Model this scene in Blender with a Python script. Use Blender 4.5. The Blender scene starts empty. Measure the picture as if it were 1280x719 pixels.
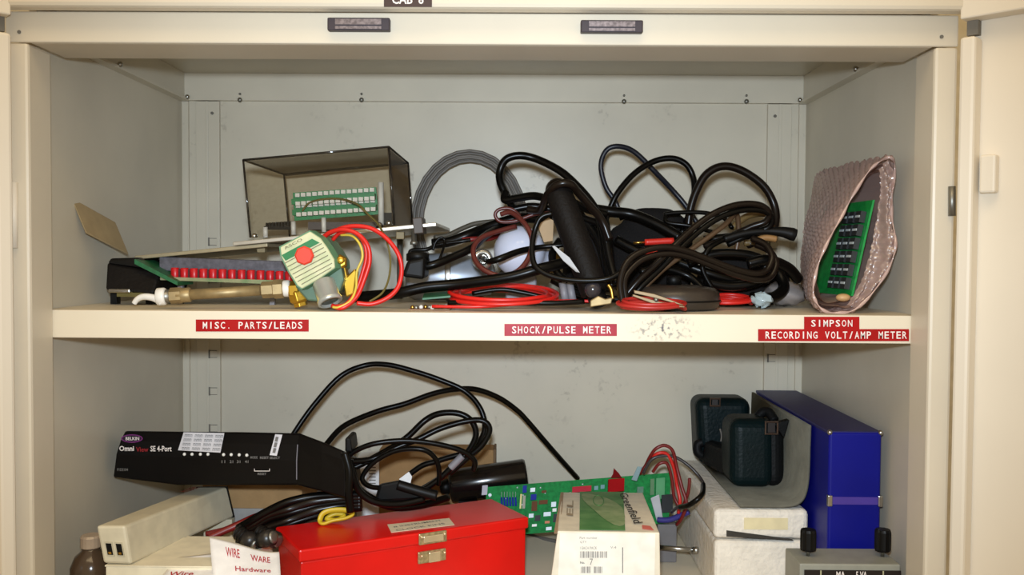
import bpy, math, random
from mathutils import Vector, Matrix
random.seed(7)
V = Vector
scene = bpy.context.scene
COL = scene.collection

# ------------------------------------------------------------------ camera
F = 1178.84
CAM = V((.0391, -.9004, .0568))
PIT, YAW, ROL = .0328964, -.0078674, .0064756
fwd = V((math.sin(YAW)*math.cos(PIT), math.cos(YAW)*math.cos(PIT), -math.sin(PIT)))
_r = fwd.cross(V((0, 0, 1))).normalized(); _u = _r.cross(fwd)
RIGHT = _r*math.cos(ROL)+_u*math.sin(ROL); UP = _u*math.cos(ROL)-_r*math.sin(ROL)
cd = bpy.data.cameras.new('camera'); cam = bpy.data.objects.new('camera', cd); COL.objects.link(cam)
cd.sensor_width = 36; cd.lens = F/1280*36; cd.clip_start = .02
cam.matrix_world = Matrix(((RIGHT.x, UP.x, -fwd.x, CAM.x), (RIGHT.y, UP.y, -fwd.y, CAM.y), (RIGHT.z, UP.z, -fwd.z, CAM.z), (0, 0, 0, 1)))
scene.camera = cam

# ------------------------------------------------------------------ light
scene.view_settings.view_transform = 'Standard'; scene.view_settings.look = 'None'
scene.view_settings.gamma = 1; scene.view_settings.use_curve_mapping = False
scene.view_settings.exposure = 0.0
w = bpy.data.worlds.new('room_light'); scene.world = w; w.use_nodes = True
w.node_tree.nodes['Background'].inputs[0].default_value = (1.0, .77, .46, 1)
w.node_tree.nodes['Background'].inputs[1].default_value = .54
def lamp(name, typ, loc, energy, col, **k):
    l = bpy.data.lights.new(name, typ); l.energy = energy; l.color = col
    for a, b in k.items(): setattr(l, a, b)
    o = bpy.data.objects.new(name, l); COL.objects.link(o); o.location = loc
    return o
o = lamp('camera_flash', 'SPOT', (.03, -.90, .115), 44, (.745, .87, 1), shadow_soft_size=.018, spot_size=math.radians(80), spot_blend=1)
o.rotation_euler = (math.radians(84.5), 0, 0)
o = lamp('ceiling_fluorescent_lamp', 'AREA', (-.1, -.95, 1.35), 9, (1, .77, .46), shape='RECTANGLE', size=1.3, size_y=.6)
o.rotation_euler = (math.radians(24), 0, 0)

# ------------------------------------------------------------------ helpers
def P(u, v, Y):
    d = fwd*F+RIGHT*(u-640)+UP*(359.5-v)
    return CAM+d*((Y-CAM.y)/d.y)
def pxm(Y): return (Y-CAM.y)/F            # metres per pixel at depth Y
def lin(c):
    c /= 255
    return c/12.92 if c <= .04045 else ((c+.055)/1.055)**2.4
def rgb(t): return (lin(t[0]), lin(t[1]), lin(t[2]), 1)
MATS = {}
def mat(name, c, rough=.5, metal=0, spec=.5, noise=(60, .12), bump=None, c2=None, **k):
    if name in MATS: return MATS[name]
    m = bpy.data.materials.new(name); m.use_nodes = True; nt = m.node_tree; b = nt.nodes['Principled BSDF']
    b.inputs['Roughness'].default_value = rough; b.inputs['Metallic'].default_value = metal
    b.inputs['Specular IOR Level'].default_value = spec
    tc = nt.nodes.new('ShaderNodeTexCoord')
    n = nt.nodes.new('ShaderNodeTexNoise'); n.inputs['Scale'].default_value = noise[0]; n.inputs['Detail'].default_value = 4
    nt.links.new(tc.outputs['Object'], n.inputs['Vector'])
    mx = nt.nodes.new('ShaderNodeMix'); mx.data_type = 'RGBA'
    a = rgb(c); q = 1-noise[1]
    mx.inputs[6].default_value = a
    mx.inputs[7].default_value = rgb(c2) if c2 else (a[0]*q, a[1]*q, a[2]*q, 1)
    rp = nt.nodes.new('ShaderNodeMapRange'); rp.inputs[1].default_value = .35; rp.inputs[2].default_value = .65
    nt.links.new(n.outputs['Fac'], rp.inputs[0]); nt.links.new(rp.outputs[0], mx.inputs[0])
    nt.links.new(mx.outputs[2], b.inputs['Base Color'])
    if bump:
        n2 = nt.nodes.new('ShaderNodeTexNoise'); n2.inputs['Scale'].default_value = bump[0]; n2.inputs['Detail'].default_value = 3
        nt.links.new(tc.outputs['Object'], n2.inputs['Vector'])
        bp = nt.nodes.new('ShaderNodeBump'); bp.inputs['Strength'].default_value = bump[1]; bp.inputs['Distance'].default_value = .002
        nt.links.new(n2.outputs['Fac'], bp.inputs['Height']); nt.links.new(bp.outputs[0], b.inputs['Normal'])
    for kk, vv in k.items(): b.inputs[kk.replace('_', ' ')].default_value = vv
    MATS[name] = m
    return m
def glassy(name, tint, gloss=.07, rough=.05, body=0, bodycol=(200, 200, 200)):
    m = bpy.data.materials.new(name); m.use_nodes = True; nt = m.node_tree
    out = nt.nodes['Material Output']; nt.nodes.remove(nt.nodes['Principled BSDF'])
    t = nt.nodes.new('ShaderNodeBsdfTransparent'); g = nt.nodes.new('ShaderNodeBsdfGlossy'); d = nt.nodes.new('ShaderNodeBsdfDiffuse')
    n = nt.nodes.new('ShaderNodeTexNoise'); n.inputs['Scale'].default_value = 25
    mx = nt.nodes.new('ShaderNodeMix'); mx.data_type = 'RGBA'; a = rgb(tint)
    mx.inputs[6].default_value = a; mx.inputs[7].default_value = (a[0]*.93, a[1]*.92, a[2]*.9, 1)
    nt.links.new(n.outputs['Fac'], mx.inputs[0]); nt.links.new(mx.outputs[2], t.inputs[0])
    g.inputs['Roughness'].default_value = rough; d.inputs[0].default_value = rgb(bodycol)
    m1 = nt.nodes.new('ShaderNodeMixShader'); m1.inputs[0].default_value = body
    nt.links.new(t.outputs[0], m1.inputs[1]); nt.links.new(d.outputs[0], m1.inputs[2])
    m2 = nt.nodes.new('ShaderNodeMixShader'); m2.inputs[0].default_value = gloss
    nt.links.new(m1.outputs[0], m2.inputs[1]); nt.links.new(g.outputs[0], m2.inputs[2]); nt.links.new(m2.outputs[0], out.inputs[0])
    return m

ROOT = {}
def tag(o, label=None, cat=None, group=None, kind=None):
    if label: o['label'] = label
    if cat: o['category'] = cat
    if group: o['group'] = group
    if kind: o['kind'] = kind
    return o
def thing(name, label, cat, loc, group=None):
    o = bpy.data.objects.new(name, None); COL.objects.link(o); o.location = loc; o.empty_display_size = .01
    ROOT[o] = V(loc); return tag(o, label, cat, group)
_TX = {}
def glyphs(s, bold=0):
    if (s, bold) in _TX: return _TX[s, bold]
    c = bpy.data.curves.new('t', 'FONT'); c.body = s; c.offset = bold; c.resolution_u = 2
    ob = bpy.data.objects.new('t', c); me = ob.to_mesh()
    vs = [v.co.copy() for v in me.vertices]; fs = [tuple(p.vertices) for p in me.polygons]
    ob.to_mesh_clear(); bpy.data.objects.remove(ob); bpy.data.curves.remove(c)
    x0, x1 = min(v.x for v in vs), max(v.x for v in vs); y0, y1 = min(v.y for v in vs), max(v.y for v in vs)
    r = ([((v.x-x0)/(x1-x0), (v.y-y0)/(y1-y0)) for v in vs], fs); _TX[s, bold] = r
    return r
def cr(pts, n=6, closed=False):
    pts = [V(p) for p in pts]; out = []; N = len(pts)
    for i in range(N if closed else N-1):
        g = (lambda j: pts[j % N]) if closed else (lambda j: pts[max(0, min(N-1, j))])
        a, b, c, d = g(i-1), g(i), g(i+1), g(i+2)
        for k in range(n):
            t = k/n
            out.append(.5*((2*b)+(c-a)*t+(2*a-5*b+4*c-d)*t*t+(3*b-a-3*c+d)*t**3))
    if not closed: out.append(pts[-1].copy())
    return out
class MB:
    def __init__(s): s.v = []; s.f = []
    def add(s, vs, fs):
        b = len(s.v); s.v += [V(x) for x in vs]; s.f += [tuple(i+b for i in f) for f in fs]; return s
    def hexa(s, q):   # 4 lower (ccw) + 4 upper
        c = sum((V(x) for x in q), V())/8
        a = V(q[1])-V(q[0]); b = V(q[3])-V(q[0]); n = a.cross(b)
        fs = [(3, 2, 1, 0), (4, 5, 6, 7), (0, 1, 5, 4), (1, 2, 6, 5), (2, 3, 7, 6), (3, 0, 4, 7)]
        if n.dot(V(q[4])-V(q[0])) < 0: fs = [f[::-1] for f in fs]
        return s.add(q, fs)
    def box(s, x0, x1, y0, y1, z0, z1):
        return s.hexa([(x0, y0, z0), (x1, y0, z0), (x1, y1, z0), (x0, y1, z0), (x0, y0, z1), (x1, y0, z1), (x1, y1, z1), (x0, y1, z1)])
    def obox(s, c, ax, ay, az):   # centre and three half-axes
        c, ax, ay, az = V(c), V(ax), V(ay), V(az)
        return s.hexa([c-ax-ay-az, c+ax-ay-az, c+ax+ay-az, c-ax+ay-az, c-ax-ay+az, c+ax-ay+az, c+ax+ay+az, c-ax+ay+az])
    def px(s, u0, v0, u1, v1, Y0, Y1):   # upright box, front face seen at these pixels at depth Y0
        a, b = P(u0, v1, Y0), P(u1, v0, Y0)
        return s.box(a.x, b.x, Y0, Y1, a.z, b.z)
    def tube(s, pts, r, sides=8, n=6, closed=False, cap=True, flat=1):
        c = cr(pts, n, closed) if n > 1 else [V(p) for p in pts]
        N = len(c); rr = r if callable(r) else (lambda t: r)
        t0 = (c[1]-c[0]).normalized(); nrm = t0.cross(V((.3, .2, 1)))
        if nrm.length < 1e-4: nrm = t0.cross(V((1, 0, 0)))
        nrm.normalize(); vs = []; fs = []
        for i in range(N):
            a = c[(i-1) % N] if closed or i else c[0]; b = c[(i+1) % N] if closed or i < N-1 else c[-1]
            t = (b-a).normalized(); nrm = (nrm-t*nrm.dot(t)).normalized(); bn = t.cross(nrm); q = rr(i/max(1, N-1))
            for k in range(sides):
                an = 2*math.pi*k/sides; vs.append(c[i]+nrm*math.cos(an)*q+bn*math.sin(an)*q*flat)
        for i in range(N if closed else N-1):
            for k in range(sides):
                j = (i+1) % N; m = (k+1) % sides
                fs.append((i*sides+k, i*sides+m, j*sides+m, j*sides+k))
        if not closed and cap: fs += [tuple(range(sides))[::-1], tuple(range((N-1)*sides, N*sides))]
        return s.add(vs, fs)
    def lathe(s, prof, o, ax=(0, 0, 1), seg=24):   # prof: (radius, height along axis)
        ax = V(ax).normalized(); e = V((1, 0, 0)) if abs(ax.x) < .9 else V((0, 1, 0)); a = ax.cross(e).normalized(); b = ax.cross(a)
        vs = []; fs = []; o = V(o)
        for r, h in prof:
            for k in range(seg):
                t = 2*math.pi*k/seg; vs.append(o+ax*h+(a*math.cos(t)+b*math.sin(t))*r)
        for i in range(len(prof)-1):
            for k in range(seg):
                m = (k+1) % seg; fs.append((i*seg+k, i*seg+m, (i+1)*seg+m, (i+1)*seg+k))
        fs += [tuple(range(seg))[::-1], tuple(range((len(prof)-1)*seg, len(prof)*seg))]
        return s.add(vs, fs)
    def prism(s, poly, ext):
        n = len(poly); e = V(ext); vs = [V(p) for p in poly]+[V(p)+e for p in poly]
        fs = [tuple(range(n)), tuple(range(2*n-1, n-1, -1))]+[(i, n+i, n+(i+1) % n, (i+1) % n) for i in range(n)]
        return s.add(vs, fs)
    def ball(s, c, r, seg=20, rings=12, sc=(1, 1, 1)):
        c = V(c); vs = []; fs = []
        for i in range(rings+1):
            th = math.pi*i/rings
            for k in range(seg):
                a = 2*math.pi*k/seg; vs.append(c+V((r*sc[0]*math.sin(th)*math.cos(a), r*sc[1]*math.sin(th)*math.sin(a), r*sc[2]*math.cos(th))))
        for i in range(rings):
            for k in range(seg):
                m = (k+1) % seg; fs.append((i*seg+k, (i+1)*seg+k, (i+1)*seg+m, i*seg+m))
        return s.add(vs, fs)
    def text(s, body, bl, right, up, bold=0):
        g, fs = glyphs(body, bold); bl, right, up = V(bl), V(right), V(up)
        return s.add([bl+right*x+up*y for x, y in g], fs)
    def build(s, name, m, parent=None, smooth=False, bevel=0, seg=2, sub=0, **tags):
        base = V()
        if parent is not None: base = ROOT[parent]
        else:
            xs = [v.x for v in s.v]; ys = [v.y for v in s.v]
            base = V(((min(xs)+max(xs))/2, (min(ys)+max(ys))/2, min(v.z for v in s.v)))
        me = bpy.data.meshes.new(name); me.from_pydata([v-base for v in s.v], [], s.f); me.update()
        if smooth:
            for p in me.polygons: p.use_smooth = True
        me.materials.append(m)
        o = bpy.data.objects.new(name, me); COL.objects.link(o)
        if parent is not None: o.parent = parent
        else: o.location = base
        ROOT[o] = base
        if bevel:
            b = o.modifiers.new('bevel', 'BEVEL'); b.width = bevel; b.segments = seg; b.limit_method = 'ANGLE'; b.angle_limit = .6
            for p in me.polygons: p.use_smooth = False
        if sub:
            q = o.modifiers.new('sub', 'SUBSURF'); q.levels = sub; q.render_levels = sub
        tag(o, tags.get('label'), tags.get('cat'), tags.get('group'), tags.get('kind'))
        return o
def place(o, name, mesh, loc, parent):   # another copy of a small piece at a world point
    c = bpy.data.objects.new(name, mesh); COL.objects.link(c); c.parent = parent; c.location = V(loc)-ROOT[parent]; ROOT[c] = V(loc); return c
def mesh_of(mb, m, smooth=False):
    me = bpy.data.meshes.new('piece'); me.from_pydata(mb.v, [], mb.f); me.update(); me.materials.append(m)
    if smooth:
        for p in me.polygons: p.use_smooth = True
    return me
def cable(name, label, pts, r, m, group=None, cat='cable', sides=8, n=6, closed=False, flat=1):
    return MB().tube([P(*p) for p in pts], r, sides, n, closed, flat=flat).build(name, m, None, True, label=label, cat=cat, group=group)

# ------------------------------------------------------------------ materials
PAINT = mat('cabinet_paint', (219, 208, 187), .36, spec=.35, noise=(9, .05), bump=(900, .05))
PAINT2 = mat('cabinet_paint_scuffed', (214, 205, 185), .36, spec=.35, noise=(7, .10), bump=(700, .05))
DOORP = mat('door_paint', (232, 222, 204), .45, spec=.3, noise=(6, .04))
LINE = mat('slot_dark', (120, 115, 105), .8)
STEEL = mat('steel', (190, 188, 182), .28, 1)
DULL = mat('dull_steel', (150, 148, 140), .45, .9)
BRASS = mat('brass', (214, 170, 82), .3, 1, noise=(80, .25))
PIPE = mat('dull_brass', (168, 146, 104), .48, .55, noise=(90, .25))
BLACK = mat('black_plastic', (11, 10, 9), .48, spec=.22)
CABLE = mat('black_cable', (8, 7, 6), .3, spec=.2)
CABLEB = mat('brown_black_cable', (22, 15, 11), .28, spec=.3)
CABLEN = mat('navy_black_cable', (22, 23, 34), .4)
RUBBER = mat('black_rubber', (17, 13, 11), .6, spec=.18, bump=(300, .3))
CLOTH = mat('black_cloth', (24, 21, 20), .85, spec=.2, bump=(500, .5))
REDW = mat('red_wire', (214, 34, 26), .38)
DRED = mat('dark_red_wire', (120, 26, 24), .4)
MAROON = mat('maroon_cable', (92, 38, 32), .38)
GREENW = mat('green_wire', (70, 104, 54), .4)
YELW = mat('yellow_wire', (214, 190, 70), .4)
OLIVE = mat('olive_wire', (112, 100, 52), .4)
GREYC = mat('grey_cable', (116, 109, 101), .5)
GREYP = mat('grey_plastic', (128, 126, 132), .5)
WHITE = mat('white_plastic', (232, 228, 220), .4)
TAPE = mat('red_tape', (172, 14, 14), .45, spec=.25, noise=(40, .15))
TAPEP = mat('faded_red_tape', (152, 22, 38), .45, spec=.25, noise=(30, .2), c2=(170, 44, 58))
BROWNT = mat('brown_tape', (66, 44, 38), .4)
INK = mat('white_ink', (244, 234, 226), .6)
INKG = mat('grey_ink', (120, 116, 112), .7)
INKD = mat('black_ink', (50, 46, 44), .7)
INKR = mat('red_ink', (186, 40, 40), .7)
PAPER = mat('paper', (248, 245, 242), .8, spec=.2)
CARD = mat('cardboard', (176, 140, 96), .85, spec=.15, bump=(200, .2))
TAN = mat('tan_card', (176, 154, 116), .8, spec=.2)
BEIGE = mat('beige_plastic', (214, 204, 176), .5)
CREAM = mat('cream_card', (236, 226, 198), .75, spec=.2)
REDP = mat('red_enamel', (222, 18, 13), .32, spec=.5, noise=(14, .12))
PCB = mat('green_board', (24, 140, 66), .6, spec=.15, noise=(220, .35))
PCBD = mat('dark_green_board', (34, 104, 62), .45, noise=(200, .3))
BLUE = mat('blue_enamel', (10, 16, 128), .45, spec=.25, noise=(12, .15))
BLUED = mat('navy_blue_vinyl', (34, 34, 96), .5)
SOLDER = mat('solder', (190, 198, 200), .5, .3)

# ------------------------------------------------------------------ room
MB().box(-3, 3, -3.5, .62, -1.47, -1.45).build('floor', mat('floor_tiles', (150, 142, 128), .5), kind='structure')
MB().box(-3, 3, .56, .62, -1.45, 1.3).build('wall_back', mat('room_wall', (222, 212, 190), .8), kind='structure')

# ------------------------------------------------------------------ cabinet
HW, WW, OUT, BK = .43, .4445, .452, .45
cab = thing('storage_cabinet', 'cream steel storage cabinet with both doors standing open', 'cabinet', (0, .22, -1.45))
for s in (-1, 1):
    MB().box(min(s*WW, s*OUT), max(s*WW, s*OUT), .0455, .456, -1.4, .31).build('side_panel', PAINT2, cab)
    MB().box(min(s*HW, s*OUT), max(s*HW, s*OUT), 0, .045, -1.4, .2572).build('door_post', PAINT, cab, bevel=.003)
def stained():
    m = PAINT2.copy(); m.name = 'back_paint_stained'; nt = m.node_tree; b = nt.nodes['Principled BSDF']
    tc = nt.nodes.new('ShaderNodeTexCoord'); fac = None
    for sc_, lo, hi in ((14, .58, .72), (120, .55, .7)):
        n = nt.nodes.new('ShaderNodeTexNoise'); n.inputs['Scale'].default_value = sc_; n.inputs['Detail'].default_value = 5; nt.links.new(tc.outputs['Object'], n.inputs['Vector'])
        r = nt.nodes.new('ShaderNodeMapRange'); r.inputs[1].default_value = lo; r.inputs[2].default_value = hi; nt.links.new(n.outputs['Fac'], r.inputs[0])
        if fac is None: fac = r.outputs[0]
        else:
            mu = nt.nodes.new('ShaderNodeMath'); mu.operation = 'MULTIPLY'; nt.links.new(fac, mu.inputs[0]); nt.links.new(r.outputs[0], mu.inputs[1]); fac = mu.outputs[0]
    mu = nt.nodes.new('ShaderNodeMath'); mu.operation = 'MULTIPLY'; mu.inputs[1].default_value = .55; nt.links.new(fac, mu.inputs[0])
    src = b.inputs['Base Color'].links[0].from_socket
    mx = nt.nodes.new('ShaderNodeMix'); mx.data_type = 'RGBA'; mx.inputs[7].default_value = rgb((120, 108, 92))
    nt.links.new(mu.outputs[0], mx.inputs[0]); nt.links.new(src, mx.inputs[6]); nt.links.new(mx.outputs[2], b.inputs['Base Color'])
    return m
MB().box(-WW, WW, BK, .456, -1.4, .31).build('back_panel', stained(), cab)
MB().box(-OUT, OUT, 0, .0038, .2575, .287).box(-HW, HW, .0038, .073, .2575, .262).build('header_rail', PAINT, cab, bevel=.0015)
MB().box(-OUT, OUT, .004, .073, .2625, .284).build('header_channel', PAINT, cab)
pan = MB().box(-WW+.0002, WW-.0002, .074, BK-.0002, .3145, .318)
pan.box(-WW+.004, WW-.004, BK-.006, BK-.0002, .278, .3144)
for s in (-1, 1):
    a, b = sorted((s*(WW-.0003), s*(WW-.006))); pan.box(a, b, .074, BK-.0065, .278, .3144)
    a, b = sorted((s*(WW-.0003), s*(WW-.013))); pan.box(a, b, .074, BK-.0065, .2745, .2778)
pan.box(-WW+.013, WW-.013, BK-.009, BK-.0002, .2755, .2778)
pan.build('ceiling_pan', PAINT2, cab)
hood = MB().box(-.462, .462, -.02, -.0005, .2865, .345).box(-.462, .462, 0, .46, .322, .345); hood.build('hood', PAINT, cab, bevel=.004)
MB().box(-OUT, OUT, .0, .456, -1.45, -1.4).build('plinth', PAINT, cab)
# rails with slots
for s in (-1, 1):
    def sx(a, b): return (s*a, s*b) if s > 0 else (s*b, s*a)
    a, b = sx(.389, .4226)
    rl = MB().box(a, b, BK-.007, BK-.0002, -1.39, .2745)
    a, b = sx(.4045, .4085); rl.box(a, b, BK-.0085, BK-.0072, -1.39, .2745)
    r = rl.build('shelf_rail', PAINT2, cab, bevel=.001)
    a, b = sx(.434, .4395); MB().box(a, b, BK-.004, BK-.0002, -1.39, .2745).build('corner_strip', PAINT2, cab)
    a, b = sx(.394, .4035)
    sm = MB().box(-.0055, .0055, -.0012, 0, -.0052, .0052).box(-.0062, -.004, -.002, -.0013, -.006, .006)
    me = mesh_of(sm, LINE)
    me2 = mesh_of(MB().box(-.0042, .0062, -.0016, -.0013, -.0044, .0044), PAINT2)
    for i in range(12):
        z = .075-.0535*i
        o_ = place(None, 'rail_slot', me, ((a+b)/2, BK-.0072, z), r); place(None, 'slot_tab', me2, ((a+b)/2, BK-.0072, z), r)
    MB().lathe([(.0022, 0), (.0022, .001), (.001, .0018)], ((a+b)/2, BK-.0072, .2575), (0, -1, 0), 10).build('rail_screw', LINE, r, True)
screw = mesh_of(MB().lathe([(.0034, 0), (.0034, .0015), (.0022, .003), (.0008, .0036)], (0, 0, 0), (0, -1, 0), 12).lathe([(.0016, -.001), (.0016, .001)], (0, 0, .0085), (0, -1, 0), 8), DULL, True)
for u, v in ((300, 125), (452, 125), (780, 127), (933, 127)):
    p = P(u, v, BK-.0095); place(None, 'pan_screw', screw, p, cab)
rivet = mesh_of(MB().ball((0, 0, 0), .0034, 12, 8), STEEL, True)
for s, y in ((-1, .434), (1, .434), (-1, .21), (1, .215)):
    place(None, 'pan_rivet', rivet, (s*(WW-.0135), y, .279), cab)
for u, v in ((24, 40), (1177, 46)):
    p = P(u, v, -.0004); MB().lathe([(.0018, 0), (.0018, .0006)], p, (0, -1, 0), 10).build('screw_hole', LINE, cab)
# magnetic catches
for u0, v0, u1, v1 in ((409, 22, 487, 37.5), (726, 25, 804, 40)):
    a, b = P(u0, v1, -.009), P(u1, v0, -.009)
    c = MB().box(a.x, b.x, -.009, -.0002, a.z, b.z).build('magnetic_catch', mat('catch_brown', (52, 40, 46), .5), cab, bevel=.001)
    dx = (b.x-a.x); h = b.z-a.z
    MB().box(a.x+dx*.13, b.x-dx*.13, -.0105, -.0092, a.z+h*.42, b.z-h*.14).build('magnet_plate', mat('catch_steel', (176, 166, 172), .3, .9, noise=(300, .5)), c)
    MB().box(a.x+dx*.13, b.x-dx*.13, -.0105, -.0092, a.z+h*.08, a.z+h*.3).build('magnet_plate', mat('catch_steel', (0, 0, 0)), c)
# name tag on the hood
a, b = P(480, 8.5, -.0205), P(540, -9, -.0205)
t_ = MB().box(a.x, b.x, -.0212, -.0202, a.z, b.z).build('name_tag', BROWNT, cab, label='brown tape tag')
l, r_ = P(490, 5, -.0215), P(529.5, 5, -.0215)
MB().text('CAB  8', l, r_-l, (0, 0, .0088), .02).build('lettering', INK, t_)
# doors
def door(s, hx, hy):
    d = V((s*.7071, -.7071, 0)); n = V((-s*.7071, -.7071, 0)); h = V((hx, hy, 0))
    def D(u, q, z): return h+d*u+n*q+V((0, 0, z))
    def slab(mb, u0, u1, q0, q1, z0, z1):
        return mb.hexa([D(u0, q0, z0), D(u1, q0, z0), D(u1, q1, z0), D(u0, q1, z0), D(u0, q0, z1), D(u1, q0, z1), D(u1, q1, z1), D(u0, q1, z1)])
    dr = slab(MB(), 0, .45, -.0022, -.0002, -1.39, .30).build('door', DOORP, cab)
    slab(MB(), 0, .014, 0, .02, -1.39, .262).build('door_flange', DOORP, dr, bevel=.003)
    slab(MB(), .436, .45, 0, .02, -1.39, .262).build('door_flange', DOORP, dr, bevel=.003)
    slab(MB(), .0, .45, 0, .02, .2785, .30).build('door_flange', DOORP, dr, bevel=.0015)
    slab(MB(), .017, .031, 0, .012, .118, .153).build('latch_bracket', DOORP, dr, bevel=.002)
    slab(MB(), .002, .012, 0, .008, .285-.02, .2783).build('hinge_pin', LINE, dr)
    return dr
dl = door(-1, -.450, -.004); dr = door(1, .4585, -.004)
for dd, u, v0, v1 in ((dr, 1190, 233, 270), (dl, 17.5, 228, 310)):
    a, b = P(u, v1, -.003), P(u, v0, -.003)
    MB().tube([a, b], .0034, 10, 1).build('hinge_knuckle', DULL if dd is dr else DOORP, dd, True)

# shelves
SHELFM = mat('shelf_paint', (230, 218, 194), .4, spec=.35, noise=(8, .05))
def smudged():
    m = SHELFM.copy(); m.name = 'shelf_paint_pencilled'; nt = m.node_tree; b = nt.nodes['Principled BSDF']
    tc = nt.nodes.new('ShaderNodeTexCoord'); mp = nt.nodes.new('ShaderNodeMapping')
    c = P(830, 412, .045); mp.inputs['Location'].default_value = (-c.x, 0, -.013)
    nt.links.new(tc.outputs['Object'], mp.inputs[0])
    sp = nt.nodes.new('ShaderNodeVectorMath'); sp.operation = 'MULTIPLY'; sp.inputs[1].default_value = (24, 0, 62); nt.links.new(mp.outputs[0], sp.inputs[0])
    ln = nt.nodes.new('ShaderNodeVectorMath'); ln.operation = 'LENGTH'; nt.links.new(sp.outputs[0], ln.inputs[0])
    mr = nt.nodes.new('ShaderNodeMapRange'); mr.inputs[1].default_value = 1; mr.inputs[2].default_value = .3; nt.links.new(ln.outputs['Value'], mr.inputs[0])
    nz = nt.nodes.new('ShaderNodeTexNoise'); nz.inputs['Scale'].default_value = 260; nz.inputs['Detail'].default_value = 5; nt.links.new(tc.outputs['Object'], nz.inputs[0])
    r2 = nt.nodes.new('ShaderNodeMapRange'); r2.inputs[1].default_value = .52; r2.inputs[2].default_value = .68; nt.links.new(nz.outputs['Fac'], r2.inputs[0])
    mu = nt.nodes.new('ShaderNodeMath'); mu.operation = 'MULTIPLY'; nt.links.new(mr.outputs[0], mu.inputs[0]); nt.links.new(r2.outputs[0], mu.inputs[1])
    src = b.inputs['Base Color'].links[0].from_socket
    mx = nt.nodes.new('ShaderNodeMix'); mx.data_type = 'RGBA'; mx.inputs[7].default_value = rgb((112, 108, 110))
    nt.links.new(mu.outputs[0], mx.inputs[0]); nt.links.new(src, mx.inputs[6]); nt.links.new(mx.outputs[2], b.inputs['Base Color'])
    return m
def shelf(z, label):
    sh = thing('cabinet_shelf', label, 'shelf', (0, .24, z-.028))
    MB().box(-.4425, .4425, .0465, .4405, z-.003, z).build('shelf_board', SHELFM, sh)
    MB().box(-.4425, .4425, .045, .0463, z-.028, z).build('shelf_lip', smudged() if z == 0 else SHELFM, sh, bevel=.001)
    MB().box(-.4425, .4425, .0465, .06, z-.028, z-.0265).build('lip_return', SHELFM, sh)
    MB().box(-.4425, .4425, .439, .4405, z-.02, z-.0032).build('shelf_back_lip', SHELFM, sh)
    return sh
upper = shelf(0, 'cream steel shelf with red label tapes along its front lip')
ZL = -.335
lower = shelf(ZL, 'lower cream steel shelf carrying the red toolbox')
def label_tape(txt, u0, v0, u1, v1, m, tu0, tu1, tv0, tv1):
    Y = .0448
    q = [P(u0, v1, Y), P(u1, v1+.0, Y), P(u1, v0, Y), P(u0, v0, Y)]
    t = MB().prism([V((p.x, Y-.0006, p.z)) for p in q], (0, .0005, 0)).build('label_tape', m, upper, label='embossed tape reading '+txt)
    Y2 = Y-.0009; bl = P(tu0, tv1, Y2); br = P(tu1, tv1, Y2); tl = P(tu0, tv0, Y2)
    R_, U_ = (br-bl)/(len(txt)-.26), tl-bl; mb = MB()
    for i, ch in enumerate(txt):
        if ch == ' ': continue
        wd = {'I': .2, '.': .16, '/': .6}.get(ch, .74); mb.text(ch, bl+R_*(i+.37-wd/2), R_*wd, U_*(.2 if ch == '.' else 1), .012)
    mb.build('lettering', INK, t)
label_tape('MISC. PARTS/LEADS', 245, 399.5, 386, 414.5, TAPE, 253.5, 378, 402.5, 411)
label_tape('SHOCK/PULSE METER', 630.5, 405, 771, 420, TAPEP, 640, 764, 408, 417)
label_tape('SIMPSON', 1005, 396, 1074, 411.5, TAPE, 1014, 1065.5, 400, 408.5)
label_tape('RECORDING VOLT/AMP METER', 947.5, 411.5, 1136, 426.5, TAPE, 957, 1133.5, 414.5, 423.5)

# ================================================================== UPPER SHELF
G_UP = 'black cables heaped on the upper shelf'
# tan card leaning on the side wall
q = [P(89, 249, .122), P(107, 292, .125), P(160, 319, .205)]; q.append(q[0]+q[2]-q[1])
MB().prism(q, (.0012, -.0012, .0014)).build('card', TAN, bevel=.0006, label='tan square card leaning against the cabinet side wall', cat='card')

# black connector block with a green board wedge
root = thing('transformer', 'black boxy transformer on a small green board under the tan card', 'transformer', P(160, 380, .15))
a = P(131, 363, .135); b = P(133, 328, .15); c_ = P(192, 367, .135); d_ = P(200, 340, .15)
up = V((0, .02, 0)); back = V((.01, .075, 0))
MB().hexa([a, c_, c_+back, a+back, b, d_, d_+back+V((0, 0, -.004)), b+back]).build('housing', RUBBER, root, bevel=.003)
a = P(134, 324, .146); b = P(168, 322, .16)
MB().hexa([P(134, 329, .147), P(196, 338, .147), P(196, 338, .147)+V((0, .06, 0)), P(134, 329, .147)+V((0, .06, 0)), P(138, 323, .15), P(170, 322, .15), P(170, 322, .15)+V((0, .06, 0)), P(138, 323, .15)+V((0, .06, 0))]).build('coil_cover', BLACK, root, bevel=.002)
a = P(168, 325, .139); b = P(222, 354, .139)
MB().prism([P(168, 324, .139), P(222, 352, .139), P(222, 357, .139), P(168, 330, .139)], (0, .05, .0)).build('board', PCBD, root)
MB().px(135, 361.5, 162, 366, .13, .15).build('foil_tab', STEEL, root, bevel=.001)
MB().px(146, 366, 178, 371, .14, .2).build('foot_strip', OLIVE, root)
for u in (142, 186): MB().px(u-4, 366, u+4, 383.2, .16, .17).build('leg', BLACK, root)

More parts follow.
